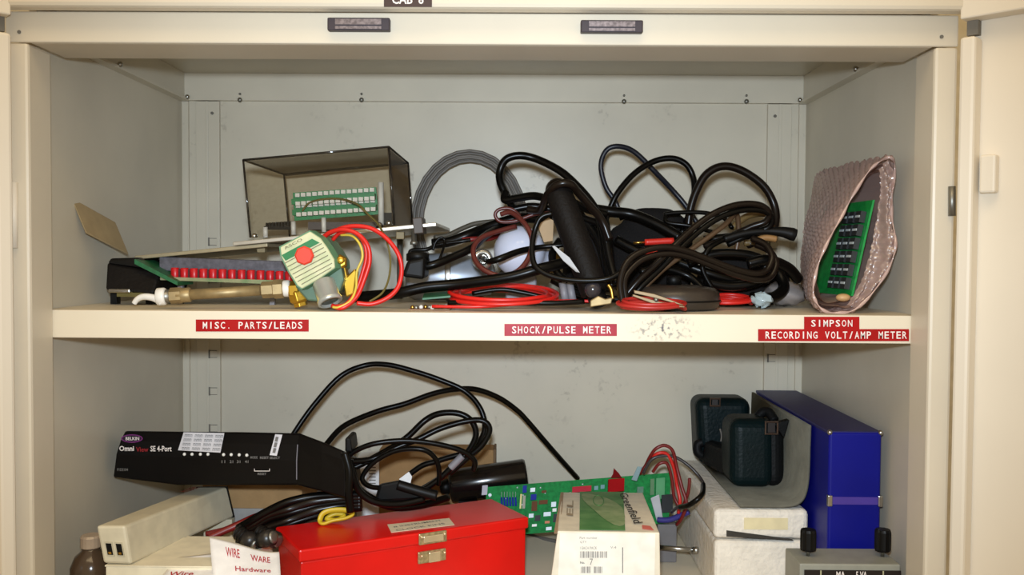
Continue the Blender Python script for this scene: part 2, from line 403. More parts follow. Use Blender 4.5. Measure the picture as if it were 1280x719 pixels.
# terminal board with red blocks
root = thing('terminal_board', 'terminal strip with a row of red terminal blocks behind the brass pipe', 'terminal strip', P(280, 382, .17))
MB().hexa([P(196, 350, .15), P(362, 356, .15), P(362, 356, .15)+V((0, .06, 0)), P(196, 350, .15)+V((0, .06, 0)),
           P(196, 346, .15), P(362, 351, .15), P(362, 351, .15)+V((0, .06, 0)), P(196, 346, .15)+V((0, .06, 0))]).build('board', mat('board_edge', (150, 146, 110), .6, c2=(104, 128, 84)), root)
sp_ = V((0, .02, 0))
MB().hexa([P(199, 338.5, .168), P(362, 342, .168), P(362, 342, .168)+sp_, P(199, 338.5, .168)+sp_,
           P(199, 321, .168), P(362, 327, .168), P(362, 327, .168)+sp_, P(199, 321, .168)+sp_]).build('grey_rail', mat('grey_rail', (96, 94, 102), .6, noise=(200, .4)), root, bevel=.001)
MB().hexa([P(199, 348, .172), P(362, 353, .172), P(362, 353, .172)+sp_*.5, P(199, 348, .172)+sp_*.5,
           P(199, 338.5, .172), P(362, 342, .172), P(362, 342, .172)+sp_*.5, P(199, 338.5, .172)+sp_*.5]).build('rail_shade_wall', mat('rail_shadow', (70, 16, 18), .6), root)  # dark red colour holds the shade behind the red blocks
m_ = pxm(.158)
bl = mesh_of(MB().lathe([(.0042, -.0072), (.0048, -.006), (.0048, .006), (.004, .0072)], (0, 0, 0), (0, 0, 1), 10), mat('red_terminal', (200, 20, 30), .35), True)
tb = mesh_of(MB().box(-.0012, .0012, -.003, .003, -.0068, .0062), mat('rail_shadow', (0, 0, 0)))  # same painted shade, set between neighbouring blocks
for i in range(13):
    u = 219+11.9*i; v = 342.6+.38*i
    place(None, 'terminal_block', bl, P(u, v, .159), root); place(None, 'shade_divider', tb, P(u+6, v+.3, .16), root)
for u in (225, 340): MB().px(u-3, 354.5+(u-225)*.03, u+3, 385, .17, .176).build('leg', GREYP, root)

# brass pipe assembly with valve
root = thing('pipe_fitting', 'dull brass pipe with hex nuts and a white plastic hook', 'pipe', P(280, 388, .09))
A, B = P(208, 370.5, .075), P(346, 361.5, .085); ax = (B-A).normalized()
def along(t): return A+(B-A)*t
MB().tube([along(.1), along(.85)], .0056, 16, 1).build('pipe', PIPE, root, True)
def hexnut(mb, o, ax, segs):
    return mb.lathe(segs, o, ax, 6)
MB().lathe([(.0072, 0), (.0085, .001), (.0085, .012), (.0075, .013)], along(.03), ax, 6).build('hex_nut', PIPE, root)
MB().lathe([(.0066, 0), (.0076, .001), (.0076, .014), (.0066, .015)], along(.09), ax, 16).build('collar', PIPE, root, True)
MB().lathe([(.0072, 0), (.0088, .001), (.0088, .012), (.0078, .013)], along(.86), ax, 6).build('hex_nut', PIPE, root)
MB().lathe([(.0078, 0), (.0100, .001), (.0100, .010), (.009, .011)], along(.965), ax, 6).build('hex_nut', PIPE, root)
MB().lathe([(.0082, 0), (.0088, .001), (.0088, .006), (.008, .007)], along(1.06), ax, 16).build('sealing_tape', WHITE, root, True)
MB().lathe([(.0068, 0), (.0068, .012)], along(-.06), ax, 12).build('thread', DULL, root, True)
hk = MB().lathe([(.008, 0), (.0092, .001), (.0092, .0075), (.0085, .009)], along(-.085), ax, 18)
hk.build('hook_collar', WHITE, root, True)
MB().tube([P(203, 378, .072), P(192, 372.5, .071), P(180, 371, .07), (P(172, 374, .07)), P(167.5, 379.5, .07)], lambda t: .0042-.0016*t, 10).build('hook', WHITE, root, True)

# solenoid valve
root = thing('solenoid_valve', 'green and cream solenoid valve with a red button and brass body', 'valve', P(400, 388, .08))
Yv = .062
poly = [(350, 309), (387, 289.5), (400, 298), (408, 309), (417, 324), (418, 335), (398, 349), (377, 361), (371.5, 357), (361, 340), (351.5, 321)]
fr = [P(u, v, Yv) for u, v in poly]
MB().prism(fr, (.003, .014, 0)).build('coil_cover', mat('valve_cream', (214, 210, 170), .5, c2=(190, 196, 150)), root, bevel=.0012)
def on(u, v, off=.0): return P(u, v, Yv-.0006-off)
ed = MB()
n = len(fr)
MB().prism([P(u+(384-u)*-.035, v+(325-v)*-.035, Yv+.002) for u, v in poly], (.004, .011, 0)).build('cover_rim', mat('valve_green', (96, 140, 104), .5), root)
MB().prism([on(352, 319), on(390, 298.5), on(399.5, 303.5), on(357, 326)], (0, .0008, 0)).build('green_band', mat('valve_band', (36, 122, 66), .5), root)
for i in range(7):
    a0, b0 = (356+i*3.2, 328.5+i*4.6), (402+i*2.6, 304+i*4.9)
    if i == 6: a0, b0 = (377, 355), (414, 334)
    MB().prism([on(*a0), on(*b0), on(b0[0], b0[1]+1.1), on(a0[0], a0[1]+1.1)], (0, .0008, 0)).build('print_line', mat('print_olive', (120, 112, 80), .6), root)
l = on(354, 309.5, .0003); r2 = on(386, 292.5, .0003); u2 = on(356.6, 312.5, .0003)
MB().text('ASCO', l+(u2-l)*.9, (r2-l)*.7, (l-u2)*.9, .01).build('lettering', mat('print_olive', (0, 0, 0)), root)
l = on(371, 315, .0004); r2 = on(394, 303.5, .0004)
c_ = P(381, 319.5, Yv-.001)
MB().lathe([(.0098, 0), (.0098, .003), (.0082, .0042)], c_, (0, -1, .0), 8).build('red_button', mat('red_button', (230, 66, 44), .45), root)
# housing behind the cover
MB().prism([P(u+(384-u)*.06+8, v+(325-v)*.06+2, Yv+.012) for u, v in poly], (.006, .034, 0)).build('coil_housing', mat('valve_housing', (112, 138, 112), .4, .3), root, bevel=.002)
MB().prism([P(368, 358, .075), P(425, 326, .075), P(430, 350, .075), P(424, 366, .075), P(404, 378, .075), P(384, 376, .075)], (0, .03, 0)).build('coil_yoke', mat('yoke_green', (92, 118, 98), .45, .2), root, bevel=.002)
ca, cb = P(404, 352, .068), P(414, 381, .058)
MB().lathe([(.0105, 0), (.0118, .002), (.0118, .020), (.0128, .021), (.0128, .025), (.0098, .0252), (.0098, .012)], ca, cb-ca, 20).build('conduit_hub', mat('hub_silver', (198, 202, 196), .3, .55), root, True)
MB().lathe([(.0097, .0), (.0097, .0014)], ca+(cb-ca).normalized()*.021, cb-ca, 16).build('hub_plug', mat('hub_inside', (120, 124, 112), .4, .6), root, True)
bv = MB().lathe([(.0075, 0), (.0098, .002), (.0098, .010), (.0072, .012)], P(362, 363, .085), (1, 0, .05), 6)
bv.build('inlet_boss', mat('bright_brass', (206, 164, 60), .35, .9), root)
MB().lathe([(.0085, 0), (.0105, .002), (.0105, .011), (.009, .013), (.0075, .0135), (.0075, .018)], P(371, 362, .085), (.25, .1, -1), 6).build('brass_body', mat('bright_brass', (0, 0, 0)), root, bevel=.001)
MB().lathe([(.006, 0), (.0078, .001), (.0078, .008), (.006, .010)], P(426, 328, .085), (.1, -1, .1), 6).build('brass_bolt', mat('bright_brass', (0, 0, 0)), root, bevel=.0006)
MB().lathe([(.0042, 0), (.0042, .004), (.003, .005)], P(426, 325.5, .074), (.1, -1, .1), 12).build('bolt_tip', mat('bright_brass', (0, 0, 0)), root, True)
MB().prism([P(422, 335, .088), P(431, 333, .088), P(434, 345, .088), P(443, 336, .088), P(446, 340, .088), P(442, 368, .088), P(432, 372, .088), P(428, 350, .088)], (0, .014, 0)).build('brass_bracket', mat('bright_brass', (0, 0, 0)), root, bevel=.0015)
# valve lead wires
LW = 'lead wires of the solenoid valve'
for k, (pts, m, lb) in enumerate([
    ([(404, 298, .08), (412, 291, .075), (428, 287, .07), (446, 292, .068), (459, 306, .066), (462, 326, .066), (455, 350, .064), (445, 372, .06), (428, 385, .055), (415, 382, .058)], REDW, 'inner red lead wire looping from the solenoid valve'),
    ([(402, 297, .082), (418, 289, .078), (438, 283, .076), (462, 285, .074), (482, 297, .072), (497, 316, .070), (502, 336, .069), (498, 358, .066), (485, 372, .062), (465, 380, .058), (446, 379, .056)], REDW, 'outer red lead wire looping widest from the solenoid valve'),
    ([(416, 300, .082), (424, 292, .079), (440, 289, .072), (453, 300, .07), (458, 320, .07), (452, 345, .068), (444, 366, .066), (432, 381, .058), (418, 383, .057)], REDW, 'middle red lead wire looping beside the brass bracket')]):
    cable('lead_wire', lb, pts, .0024 if k < 2 else .0021, m, LW, 'wire')
cable('lead_wire', 'yellow green striped earth wire curling beside the red lead wires', [(426, 294, .078), (440, 295, .072), (450, 306, .068), (453, 322, .068), (446, 340, .066), (445, 360, .062), (438, 376, .057), (424, 384, .054), (416, 384, .055)], .0013, YELW, LW, 'wire')

# mounting plate with smoked cover
root = thing('smoked_cover', 'smoked acrylic cover box on a long metal mounting plate', 'enclosure', P(400, 382, .26))
fl, fr_ = P(168, 320, .165), P(546, 283.5, .165)
exv = (fr_-fl); ex = exv.normalized(); ez = V((-ex.z, 0, ex.x)); ey = V((0, 1, 0))
def plate(u0, u1, y0, y1, h0, h1):
    a = fl+ex*u0; 
    return [a+ey*y0+ez*h0, a+ex*(u1-u0)+ey*y0+ez*h0, a+ex*(u1-u0)+ey*y1+ez*h0, a+ey*y1+ez*h0, a+ey*y0+ez*h1, a+ex*(u1-u0)+ey*y0+ez*h1, a+ex*(u1-u0)+ey*y1+ez*h1, a+ey*y1+ez*h1]
L = exv.length
ALU = mat('bare_aluminium', (205, 200, 188), .35, .7)
MB().hexa(plate(0, L*.44, 0, .2, -.0042, 0)).build('mounting_plate', mat('plate_tan', (170, 158, 128), .45, .4), root, bevel=.0008)
MB().hexa(plate(L*.33, L, -.004, .2, 0.0004, .0048)).build('mounting_plate', ALU, root, bevel=.0008)
SM = glassy('smoked_acrylic', (253, 252, 250), .022, .06)
SMEDGE = glassy('smoked_edge', (120, 112, 102), .1, .1, .3, (70, 64, 58))
# cover panels (front, back, two sides, top) as an open box standing on the plate
def cu(u, v, Y): 
    p = P(u, v, Y); return p
TL, TR, BR, BL = P(304, 200, .172), P(486, 183.5, .172), P(493, 281, .172), P(313, 297, .172)
dY = V((0, .185, 0)); t = .0025
def quadslab(q, n): return MB().prism(q, V(n)*t)
quadslab([TL, BL, BR, TR], (0, 1, 0)).build('cover_panel', SM, root)
quadslab([p+dY for p in (TL, BL, BR, TR)], (0, 1, 0)).build('cover_panel', SM, root)
gy = V((0, .0028, 0)); g2 = V((0, -.0003, 0))
quadslab([TR+gy, BR+gy, BR+dY+g2, TR+dY+g2], (-1, 0, 0)).build('cover_panel', glassy('smoked_side', (214, 208, 200), .05, .08, .16, (110, 100, 90)), root)
quadslab([TL+gy, BL+gy, BL+dY+g2, TL+dY+g2], (1, 0, 0)).build('cover_panel', SM, root)
dx = V((.0028, 0, 0))
quadslab([TL+gy+dx, TR+gy-dx, TR+dY+g2-dx, TL+dY+g2+dx], (0, 0, -1)).build('cover_panel', glassy('smoked_roof', (208, 204, 196), .03, .08, .14, (112, 106, 96)), root)
for a, b in ((TL, TR), (TL, BL), (TR, BR), (TR+dY, BR+dY), (TL+dY, BL+dY), (TR, TR+dY), (TL, TL+dY), (TL+dY, TR+dY)):
    MB().tube([a, b], .0012, 6, 1).build('cover_edge', SMEDGE, root, True)
# green terminal module inside
mod = MB().prism([P(366, 241, .215), P(470, 234, .215), P(473, 268, .215), P(368, 276, .215)], (0, .003, 0)).build('relay_board', mat('module_green', (36, 140, 84), .4, noise=(150, .25)), root)
fd = P(470, 234, .213)-P(366, 241, .213)
whi = mesh_of(MB().box(-.0026, .0026, -.004, 0, -.0022, .0022), WHITE)
for row, v0 in enumerate((245, 258.5)):
    y0 = .2148
    a = P(367+row, v0+4.5, y0); b = P(470+row*1.5, v0-2.5, y0)
    MB().prism([a, b, P(470.5+row*1.5, v0+4.5, y0), P(367.5+row, v0+11.5, y0)], (0, -.012, -.0)).build('terminal_row', mat('terminal_green', (28, 128, 74), .4), mod)
    for i in range(14):
        f = (i+.5)/14; p = P(369+row+f*100, v0-.5-f*7.2, .2145); place(None, 'wire_tag', whi, p, mod)
        p2 = P(369.5+row+f*100, v0+10-f*7.2, .2025); place(None, 'terminal_screw', whi, p2, mod)
for u, v0, v1 in ((476.5, 228, 281), (367, 277, 293.5), (405, 272, 290), (332, 284, 297)):
    MB().tube([P(u, v1, .205), P(u-.5, v0, .205)], .0028 if u != 476.5 else .0034, 12, 1).build('standoff', mat('standoff', (222, 220, 214), .4), root, True)
for i in range(9):
    MB().px(332+i*3.8, 278.5-i*.25, 334.4+i*3.8, 284-i*.25, .24, .25).build('comb_tooth', BLACK, root)
MB().px(330, 283, 366, 287, .238, .252).build('comb_bar', BLACK, root)
MB().px(385, 278, 470, 287, .24, .3).build('inner_chassis', mat('chassis_grey', (92, 82, 78), .6), root)
MB().px(480, 266, 490, 281, .2, .22).build('black_terminal', BLACK, root)
MB().hexa(plate(L*.925, L*.957, -.008, .03, -.006, .012)).build('cable_clamp', mat('clamp_dark', (74, 62, 52), .5), root, bevel=.001)
MB().lathe([(.003, 0), (.003, .014), (.0045, .0145), (.0045, .018)], P(517.5, 286, .162), (0, 0, -1), 10).build('clamp_bolt', DULL, root, True)
for u, w_ in ((206, 5), (326, 5), (500, 5)):
    v0 = 322-(u-168)*.0966
    MB().px(u-w_, v0, u+w_, v0+9, .19, .2).build('spacer', mat('spacer_tan', (150, 132, 96), .6), root, bevel=.0008)
for u in (190, 500):
    v0 = 322-(u-168)*.0966
    a = P(u, v0+3, .345); MB().tube([a, V((a.x, .345, 0.0003))], .004, 10, 1).build('leg', DULL, root, True)
for i, (u, v) in enumerate(((318, 297), (474, 283), (486, 281))):
    MB().lathe([(.0035, 0), (.0035, .003), (.0015, .0045)], P(u, v, .168), (0, 0, 1), 10).build('plate_screw', STEEL, root, True)
cable('lead_wire', 'thin olive wire arching over the green terminal rows', [(378, 264, .198), (386, 254, .196), (404, 249, .19), (428, 249, .185), (448, 256, .165), (460, 268, .155), (474, 282, .14), (484, 304, .11), (488, 326, .10), (486, 348, .09), (478, 366, .075), (462, 377, .065)], .0011, OLIVE, None, 'wire')

# grey coil
root_pts = []
ctr = P(587, 281, .405)
coil = MB()
T = 7
pts = []
for i in range(T*28+1):
    k = i/28; an = 2*math.pi*k; rr = .0655+.0022*(k % T)
    pts.append(V((ctr.x+math.cos(an)*rr*1.0, .405+.012*math.sin(k*1.7)*.5, .1015+math.sin(an)*(rr+.021))))
coil.tube(pts, .0021, 8, 1).build('coiled_cable', GREYC, None, True, label='round grey coil of cable standing against the back panel', cat='cable')

# light bulb
root = thing('light_bulb', 'white globe light bulb lying behind the maroon loop', 'light bulb', P(650, 345, .2))
gc = P(649.5, 314.5, .2); axb = V((.8, .55, -.25)).normalized()
prof = []
for i in range(15):
    th = math.pi*i/17; prof.append((max(.0004, .0302*math.sin(th)), -.0302*math.cos(th)))
prof += [(.0135, .034), (.0125, .040)]
MB().lathe(prof, gc, axb, 32).build('globe', mat('bulb_white', (214, 218, 236), .12, spec=.6, noise=(10, .03)), root, True)
MB().lathe([(.0125, .040), (.013, .043), (.012, .045), (.013, .048), (.012, .05), (.013, .053), (.012, .056), (.006, .06)], gc, axb, 20).build('screw_base', BRASS, root, True)
MB().box(gc.x-.016, gc.x+.02, .19, .225, .0003, gc.z-.0285).build('resting_pad', GREYP, root, bevel=.002)

# grey canister behind the cables
root = thing('metal_canister', 'pale grey metal canister lying behind the black plug', 'canister', P(560, 380, .27))
a, b = P(508, 338, .27), P(612, 332, .27)
MB().lathe([(.012, 0), (.026, .004), (.029, .010), (.029, .07), (.024, .085), (.022, .105), (.012, .11)], V((a.x, .27, .031)), (1, 0, 0), 28).build('body', mat('canister', (176, 184, 196), .35, .35, noise=(12, .3)), root, True)
MB().lathe([(.03, .0), (.0302, .001), (.0302, .006), (.03, .007)], V((a.x+.05, .27, .031)), (1, 0, 0), 28).build('band', STEEL, root, True)
# jack
root = thing('cable_jack', 'silver ring jack with a black cable crossing the bulb', 'connector', P(604, 380, .15))
jc = P(604, 324, .15)
MB().lathe([(.0048, -.002), (.0048, .0), (.010, .0), (.0118, -.002), (.0118, -.006), (.009, -.009), (.0065, -.016), (.0065, -.02)], jc, (.25, -1, .05), 24).build('ring', mat('ring_silver', (200, 198, 190), .25, .9), root, True)
MB().lathe([(.0044, -.003), (.0044, -.002)], jc, (.25, -1, .05), 14).build('ring_hole', BLACK, root)
MB().tube([P(u, v, y) for u, v, y in ((606, 324, .148), (612, 327, .135), (626, 323, .13), (650, 314, .14), (676, 309, .15), (705, 306, .15), (728, 300, .16))], lambda t: .0026+.0012*math.sin(min(1, t*1.4)*math.pi), 8).build('cord', CABLE, root, True)

# moulded plug with thick cable
root = thing('power_plug', 'black moulded plug with a thick cable beside the red lead wires', 'plug', P(520, 372, .13))
MB().hexa([P(502, 346, .11), P(530, 350, .11), P(536, 347, .15), P(506, 345, .15), P(509, 326, .11), P(531, 321, .11), P(538, 321, .15), P(512, 324, .15)]).build('plug_body', BLACK, root, bevel=.004, seg=3)
MB().lathe([(.0125, 0), (.0125, .007), (.01, .009)], P(522, 326, .13), (0, .1, 1), 20).build('plug_cap', BLACK, root, True)
MB().tube([P(*p) for p in ((530, 334, .13), (545, 330, .13), (567, 321, .14), (590, 310, .15), (604, 297, .17), (620, 287, .2), (640, 281, .23))], .0046, 10).build('cord', CABLE, root, True)

# cables of the heap
cable('power_cable', 'thick black cable running low in front of the grey canister', [(440, 372, .13), (465, 370, .125), (488, 368, .115), (505, 365, .11), (533, 359, .11), (567, 356, .11), (600, 352, .105), (640, 346, .1), (672, 337, .1), (700, 330, .11), (725, 322, .12)], .0062, CABLE, G_UP)
cable('power_cable', 'stiff black sleeve lying across the grey canister top', [(512, 318, .17), (515, 313, .17), (533, 312, .17), (548, 306, .175), (575, 302, .18), (588, 300, .18)], .0024, CABLE, G_UP)
cable('power_cable', 'thin black loop drooping over the grey canister', [(541, 313, .16), (545, 302, .16), (552, 297, .16), (556, 303, .16), (551, 320, .15), (546, 331, .145)], .0015, CABLE, G_UP)
cable('flat_strap', 'grey-brown flat strap bending over the canister end', [(543, 297, .23), (560, 294, .235), (575, 287, .24), (593, 280, .245), (617, 277, .25), (640, 276, .25), (655, 282, .25)], .006, mat('strap', (86, 80, 68), .5), None, 'strap', flat=.5)
cable('power_cable', 'black cable lying under the grey-brown strap', [(540, 305, .2), (562, 302, .2), (585, 294, .2), (605, 286, .21), (630, 277, .215), (655, 272, .215), (690, 276, .2)], .0062, CABLE, G_UP)
cable('power_cable', 'black cable arching above the maroon loop toward the thick handle', [(646, 268, .21), (637, 252, .2), (626, 230, .195), (625, 213, .19), (633, 199, .19), (650, 194.5, .19), (671, 199, .19), (699, 213, .18), (720, 231, .17), (741, 256, .16), (754, 285, .15), (762, 325, .14), (770, 355, .13)], .0045, CABLE, G_UP)
cable('power_cable', 'navy-black thin cable with the highest arch on the shelf', [(778, 275, .28), (769, 252, .28), (757, 233, .28), (751, 207, .28), (758, 188, .28), (773, 183, .28), (793, 190, .285), (817, 213, .29), (840, 237, .3), (857, 257, .3), (872, 280, .3)], .0033, CABLEN, G_UP)
cable('power_cable', 'black cable with the low wide arch crossing the navy one', [(752, 290, .24), (762, 262, .24), (773, 240, .24), (793, 217, .245), (817, 202, .25), (840, 198, .25), (857, 205, .25), (866, 220, .25), (868, 240, .245), (862, 265, .24), (852, 292, .23)], .0037, CABLE, G_UP)
cable('power_cable', 'thick black cable arching closest to the bubble wrap bag', [(860, 285, .22), (863, 262, .22), (870, 240, .22), (883, 218, .22), (903, 208, .22), (927, 213, .22), (954, 232, .22), (968, 257, .22), (969, 280, .215), (958, 296, .21), (935, 306, .2)], .0048, CABLEB, G_UP)
EP = [(778, 378, .07), (775, 353, .075), (783, 329, .08), (801, 315, .085), (830, 309, .09), (858, 314, .095), (887, 325, .1), (917, 336, .105), (943, 342, .11), (958, 338, .115), (965, 322, .12), (957, 306, .13), (940, 298, .14)]
cable('power_cable', 'upper of two glossy brown-black cables curving over the round black base', EP, .0036, CABLEB, G_UP)
cable('power_cable', 'under one of two glossy brown-black cables curving over the round base', [(u+5, v+8 if i > 1 else v, y+.003) for i, (u, v, y) in enumerate(EP)], .0036, CABLEB, G_UP)
FP = [(782, 370, .1), (797, 352, .1), (818, 332, .105), (842, 308, .11), (868, 284, .12), (894, 266, .125), (922, 256, .13), (948, 256, .135), (961, 265, .14), (957, 277, .145), (938, 284, .15), (905, 299, .16), (880, 308, .17)]
cable('power_cable', 'upper of two glossy cables sloping up right to a hairpin bend', FP, .0036, CABLEB, G_UP)
cable('power_cable', 'under one of two glossy cables sloping up right to a hairpin bend', [(u+4, v+7, y+.003) for u, v, y in FP[:-1]], .0034, CABLE, G_UP)
cable('power_cable', 'tan-brown cable rising diagonally inside the hairpin cables', [(795, 370, .115), (815, 350, .115), (835, 332, .12), (872, 306, .13), (905, 282, .14), (918, 268, .15), (922, 272, .155), (923, 295, .16), (919, 320, .16)], .003, mat('tan_brown_cable', (84, 62, 42), .4), G_UP)
cable('power_cable', 'olive cable bending around the right end of the heap', [(915, 285, .2), (935, 270, .205), (958, 268, .21), (964, 285, .21), (955, 300, .2), (930, 304, .2)], .004, mat('olive_cable', (112, 90, 52), .45), G_UP)
cable('power_cable', 'black cable sagging along the shelf front toward the thick handle', [(690, 267, .1), (676, 272, .1), (668, 290, .1), (665, 315, .095), (671, 335, .09), (695, 347, .085), (732, 351, .08), (765, 347, .078), (787, 330, .085), (805, 318, .1)], .003, CABLE, G_UP)
cable('maroon_cable', 'large maroon cable loop around the white bulb', [(626, 268, .16), (640, 266, .155), (657, 281, .14), (665, 300, .13), (661, 322, .12), (647, 339, .11), (626, 345, .105), (606, 338, .11), (594, 325, .12), (592, 310, .13), (602, 297, .14), (620, 290, .15), (645, 283, .16)], .0029, MAROON)
cable('maroon_cable', 'small maroon loop above the white bulb', [(650, 270, .17), (638, 261, .17), (624, 262, .17), (619, 269, .17), (626, 277, .17), (645, 276, .17), (668, 268, .17), (690, 266, .17)], .0021, MAROON)
cable('power_cable', 'black cable draped level from the arch to the handle top', [(632, 240, .19), (631, 250, .185), (645, 248, .18), (668, 245, .17), (690, 250, .15), (712, 252, .14), (735, 262, .15), (758, 268, .16)], .0046, CABLE, G_UP)
cable('power_cable', 'brown-black cable hooked over the top of the thick handle', [(660, 262, .16), (676, 262, .15), (684, 244, .125), (697, 231, .11), (712, 230, .11), (722, 240, .12), (735, 255, .13), (752, 275, .14), (762, 300, .14)], .0046, CABLEB, G_UP)
# tangled filler strands in the heap
SL = ['level black strand below the highest maroon bend', 'black strand falling behind the thick handle', 'thickest black strand hanging beside the thick handle', 'black strand sloping over the cloth pouch', 'black strand running low through the cable heap', 'thin black strand lying level above the red sleeve', 'thin black strand bending under the level one above the sleeve', 'black strand leading up to the slim oval probe', 'black strand looping over the smaller cloth pouch', 'black strand dropping down beside the grey film bag', 'black strand lying on the shelf behind the brass clip', 'black strand resting behind the round black base', 'black strand curving behind the thick handle foot', 'black strand ending against the bubble wrap bag', 'thin black strand lying through the flat red coil', 'thin black strand inside the bright red coil']
def strand(pts, r, m=None):
    cable('tangled_cable', SL.pop(0), pts, r, m or CABLE, 'tangled strands in the heap')
for pts, r in (
    ([(640, 262, .2), (665, 258, .2), (690, 262, .2), (720, 270, .2), (750, 280, .19)], .0045),
    ([(715, 255, .2), (730, 275, .2), (748, 300, .19), (758, 335, .18), (760, 365, .17)], .0055),
    ([(752, 270, .17), (757, 300, .16), (760, 330, .15), (766, 360, .14)], .0075),
    ([(745, 262, .2), (765, 265, .2), (790, 268, .2), (820, 280, .19), (850, 297, .18)], .0065),
    ([(770, 300, .2), (800, 315, .19), (840, 325, .18), (880, 340, .17), (920, 350, .17), (960, 348, .17)], .006),
    ([(830, 268, .19), (845, 266, .19), (880, 266, .19), (905, 273, .19), (915, 285, .18)], .0026),
    ([(832, 268, .19), (834, 278, .185), (860, 282, .18), (890, 290, .18)], .0024),
    ([(880, 300, .19), (920, 296, .18), (950, 291, .18), (975, 290, .175)], .0055),
    ([(860, 330, .16), (890, 318, .16), (930, 318, .16), (955, 328, .16), (950, 350, .16), (915, 358, .16), (880, 352, .16)], .0055),
    ([(960, 320, .18), (972, 340, .18), (980, 360, .17), (965, 372, .16), (940, 372, .15)], .0065),
    ([(690, 350, .15), (720, 365, .14), (750, 372, .13), (790, 376, .13)], .004),
    ([(800, 340, .16), (830, 336, .16), (860, 345, .16), (880, 362, .15)], .0045),
    ([(700, 300, .18), (690, 320, .17), (700, 345, .16), (730, 362, .15)], .0045),
    ([(935, 330, .14), (960, 325, .14), (985, 335, .15), (998, 350, .16)], .0062),
    ([(560, 379, .09), (590, 377, .085), (640, 378, .08), (690, 379, .08), (730, 377, .085)], .0028),
    ([(590, 367, .12), (625, 362, .12), (655, 366, .12), (680, 372, .12)], .0026)):
    strand(pts, r)
# thick handle
root = thing('test_probe', 'thick ribbed black probe handle leaning diagonally across the heap', 'probe', P(742, 378, .1))
ha, hb = P(697, 238, .125), P(744, 366, .095)
MB().tube([ha, ha.lerp(hb, .15), ha.lerp(hb, .5), ha.lerp(hb, .85), hb], lambda t: .0125+.003*math.sin(min(1, t*3)*math.pi/2), 18, 4).build('grip', RUBBER, root, True)
for i in range(10):
    p = ha.lerp(hb, .2+.07*i); d = (hb-ha).normalized()
    MB().lathe([(.0148, -.0016), (.0157, 0), (.0148, .0016)], p, d, 18).build('rib', RUBBER, root, True)
MB().ball(ha, .0135, 16, 10).build('end_cap', CABLEB, root, True)
MB().lathe([(.010, 0), (.010, .012), (.006, .016)], hb, hb-ha, 14).build('tip', BLACK, root, True)
# tool lead with oval grip
root = thing('test_probe', 'slim black probe with an oval grip beside the bubble wrap bag', 'probe', P(970, 378, .15))
MB().tube([P(905, 299, .15), P(930, 292, .15), P(955, 289, .15), P(978, 290, .15), P(994, 294, .15)], lambda t: .0042+.004*max(0, (t-.55))/.45*(1 if t < .95 else .75), 12).build('grip', BLACK, root, True)
MB().tube([P(948, 300, .152), P(958, 297, .152), P(970, 299, .152)], .004, 10).build('tan_sleeve', mat('tan_sleeve', (150, 110, 64), .5), root, True)
MB().tube([P(905, 299, .15), P(885, 312, .14), P(878, 335, .14), P(890, 360, .14)], .003, 8).build('cord', CABLE, root, True)
# pouches
def blob(name, label, cat, c, sc, m, seed, rest=True):
    rnd = random.Random(seed); mb = MB().ball((0, 0, 0), 1, 28, 18); off = [rnd.uniform(0, 6) for _ in range(6)]
    for i, v in enumerate(mb.v):
        k = 1+.06*math.sin(v.x*4+off[0])+.05*math.sin(v.y*5+off[1])+.05*math.sin(v.z*6+off[2]+v.x*3)
        e = .62
        f = lambda x: math.copysign(abs(x)**e, x)
        mb.v[i] = V((f(v.x)*sc[0]*k, f(v.y)*sc[1]*k, f(v.z)*sc[2]*k))+V(c)
    z0 = min(v.z for v in mb.v); dz = .0004-z0 if rest else 0
    for i in range(len(mb.v)): mb.v[i].z += dz
    return mb.build(name, m, None, True, label=label, cat=cat)
p = P(812, 318, .265); blob('cloth_pouch', 'black cloth pouch slumped behind the glossy cables', 'pouch', p, (.052, .04, .052), CLOTH, 3)
p = P(926, 345, .24); blob('cloth_pouch', 'smaller black cloth pouch near the bubble wrap bag', 'pouch', p, (.05, .03, .032), CLOTH, 5)
p = P(733, 330, .27); blob('cloth_pouch', 'black padded pouch behind the thick handle', 'pouch', p, (.03, .028, .048), CLOTH, 8)
# round base
root = thing('round_base', 'round flat black rubber base with a centre knob near the shelf front', 'base', P(842, 380, .13))
bc = V((P(842, 370, .13).x, .13, .001))
MB().lathe([(.044, 0), (.0485, .003), (.050, .010), (.049, .018), (.044, .023), (.024, .026), (.0002, .0262)], bc, (0, 0, 1), 40).build('disc', mat('base_rubber', (56, 48, 41), .34), root, True)
MB().lathe([(.008, .0262), (.008, .034), (.006, .036)], bc, (0, 0, 1), 16).build('knob', BLACK, root, True)
MB().lathe([(.0502, .0085), (.0512, .0095), (.0502, .0105)], bc, (0, 0, 1), 40).build('rim', BLACK, root, True)

# red leads
def coil_pts(cu, w, Yc, dy, zc, dz, turns, seed, jit=.12):
    rnd = random.Random(seed); c = P(cu, 380, Yc); pts = []
    for i in range(turns*10+1):
        k = i/10; an = 2*math.pi*k; s = 1+jit*math.sin(k*1.9+seed)
        pts.append(V((c.x+math.cos(an)*w*s, Yc+math.sin(an)*dy*s, zc+math.sin(an)*dz+.0028*(k % 2)+.002*math.sin(k*2.3))))
    return pts
MB().tube(coil_pts(628, .053, .115, .045, .0125, .007, 4, 2), .0022, 8, 4).build('test_lead', REDW, None, True, label='bright red test lead coiled flat in front of the bulb', cat='test lead', group='red test leads')
root = thing('clip_lead', 'red clip lead coiled at the shelf edge with an alligator clip', 'test lead', P(815, 392, .05), 'red test leads')
pts = coil_pts(815, .032, .062, .019, .006, .003, 4, 5, .1)
MB().tube(pts, .0019, 8, 4).build('lead', mat('clip_red', (176, 40, 34), .4), root, True)
ca, cb = P(791, 369, .055), P(856, 384, .045); d = (cb-ca)
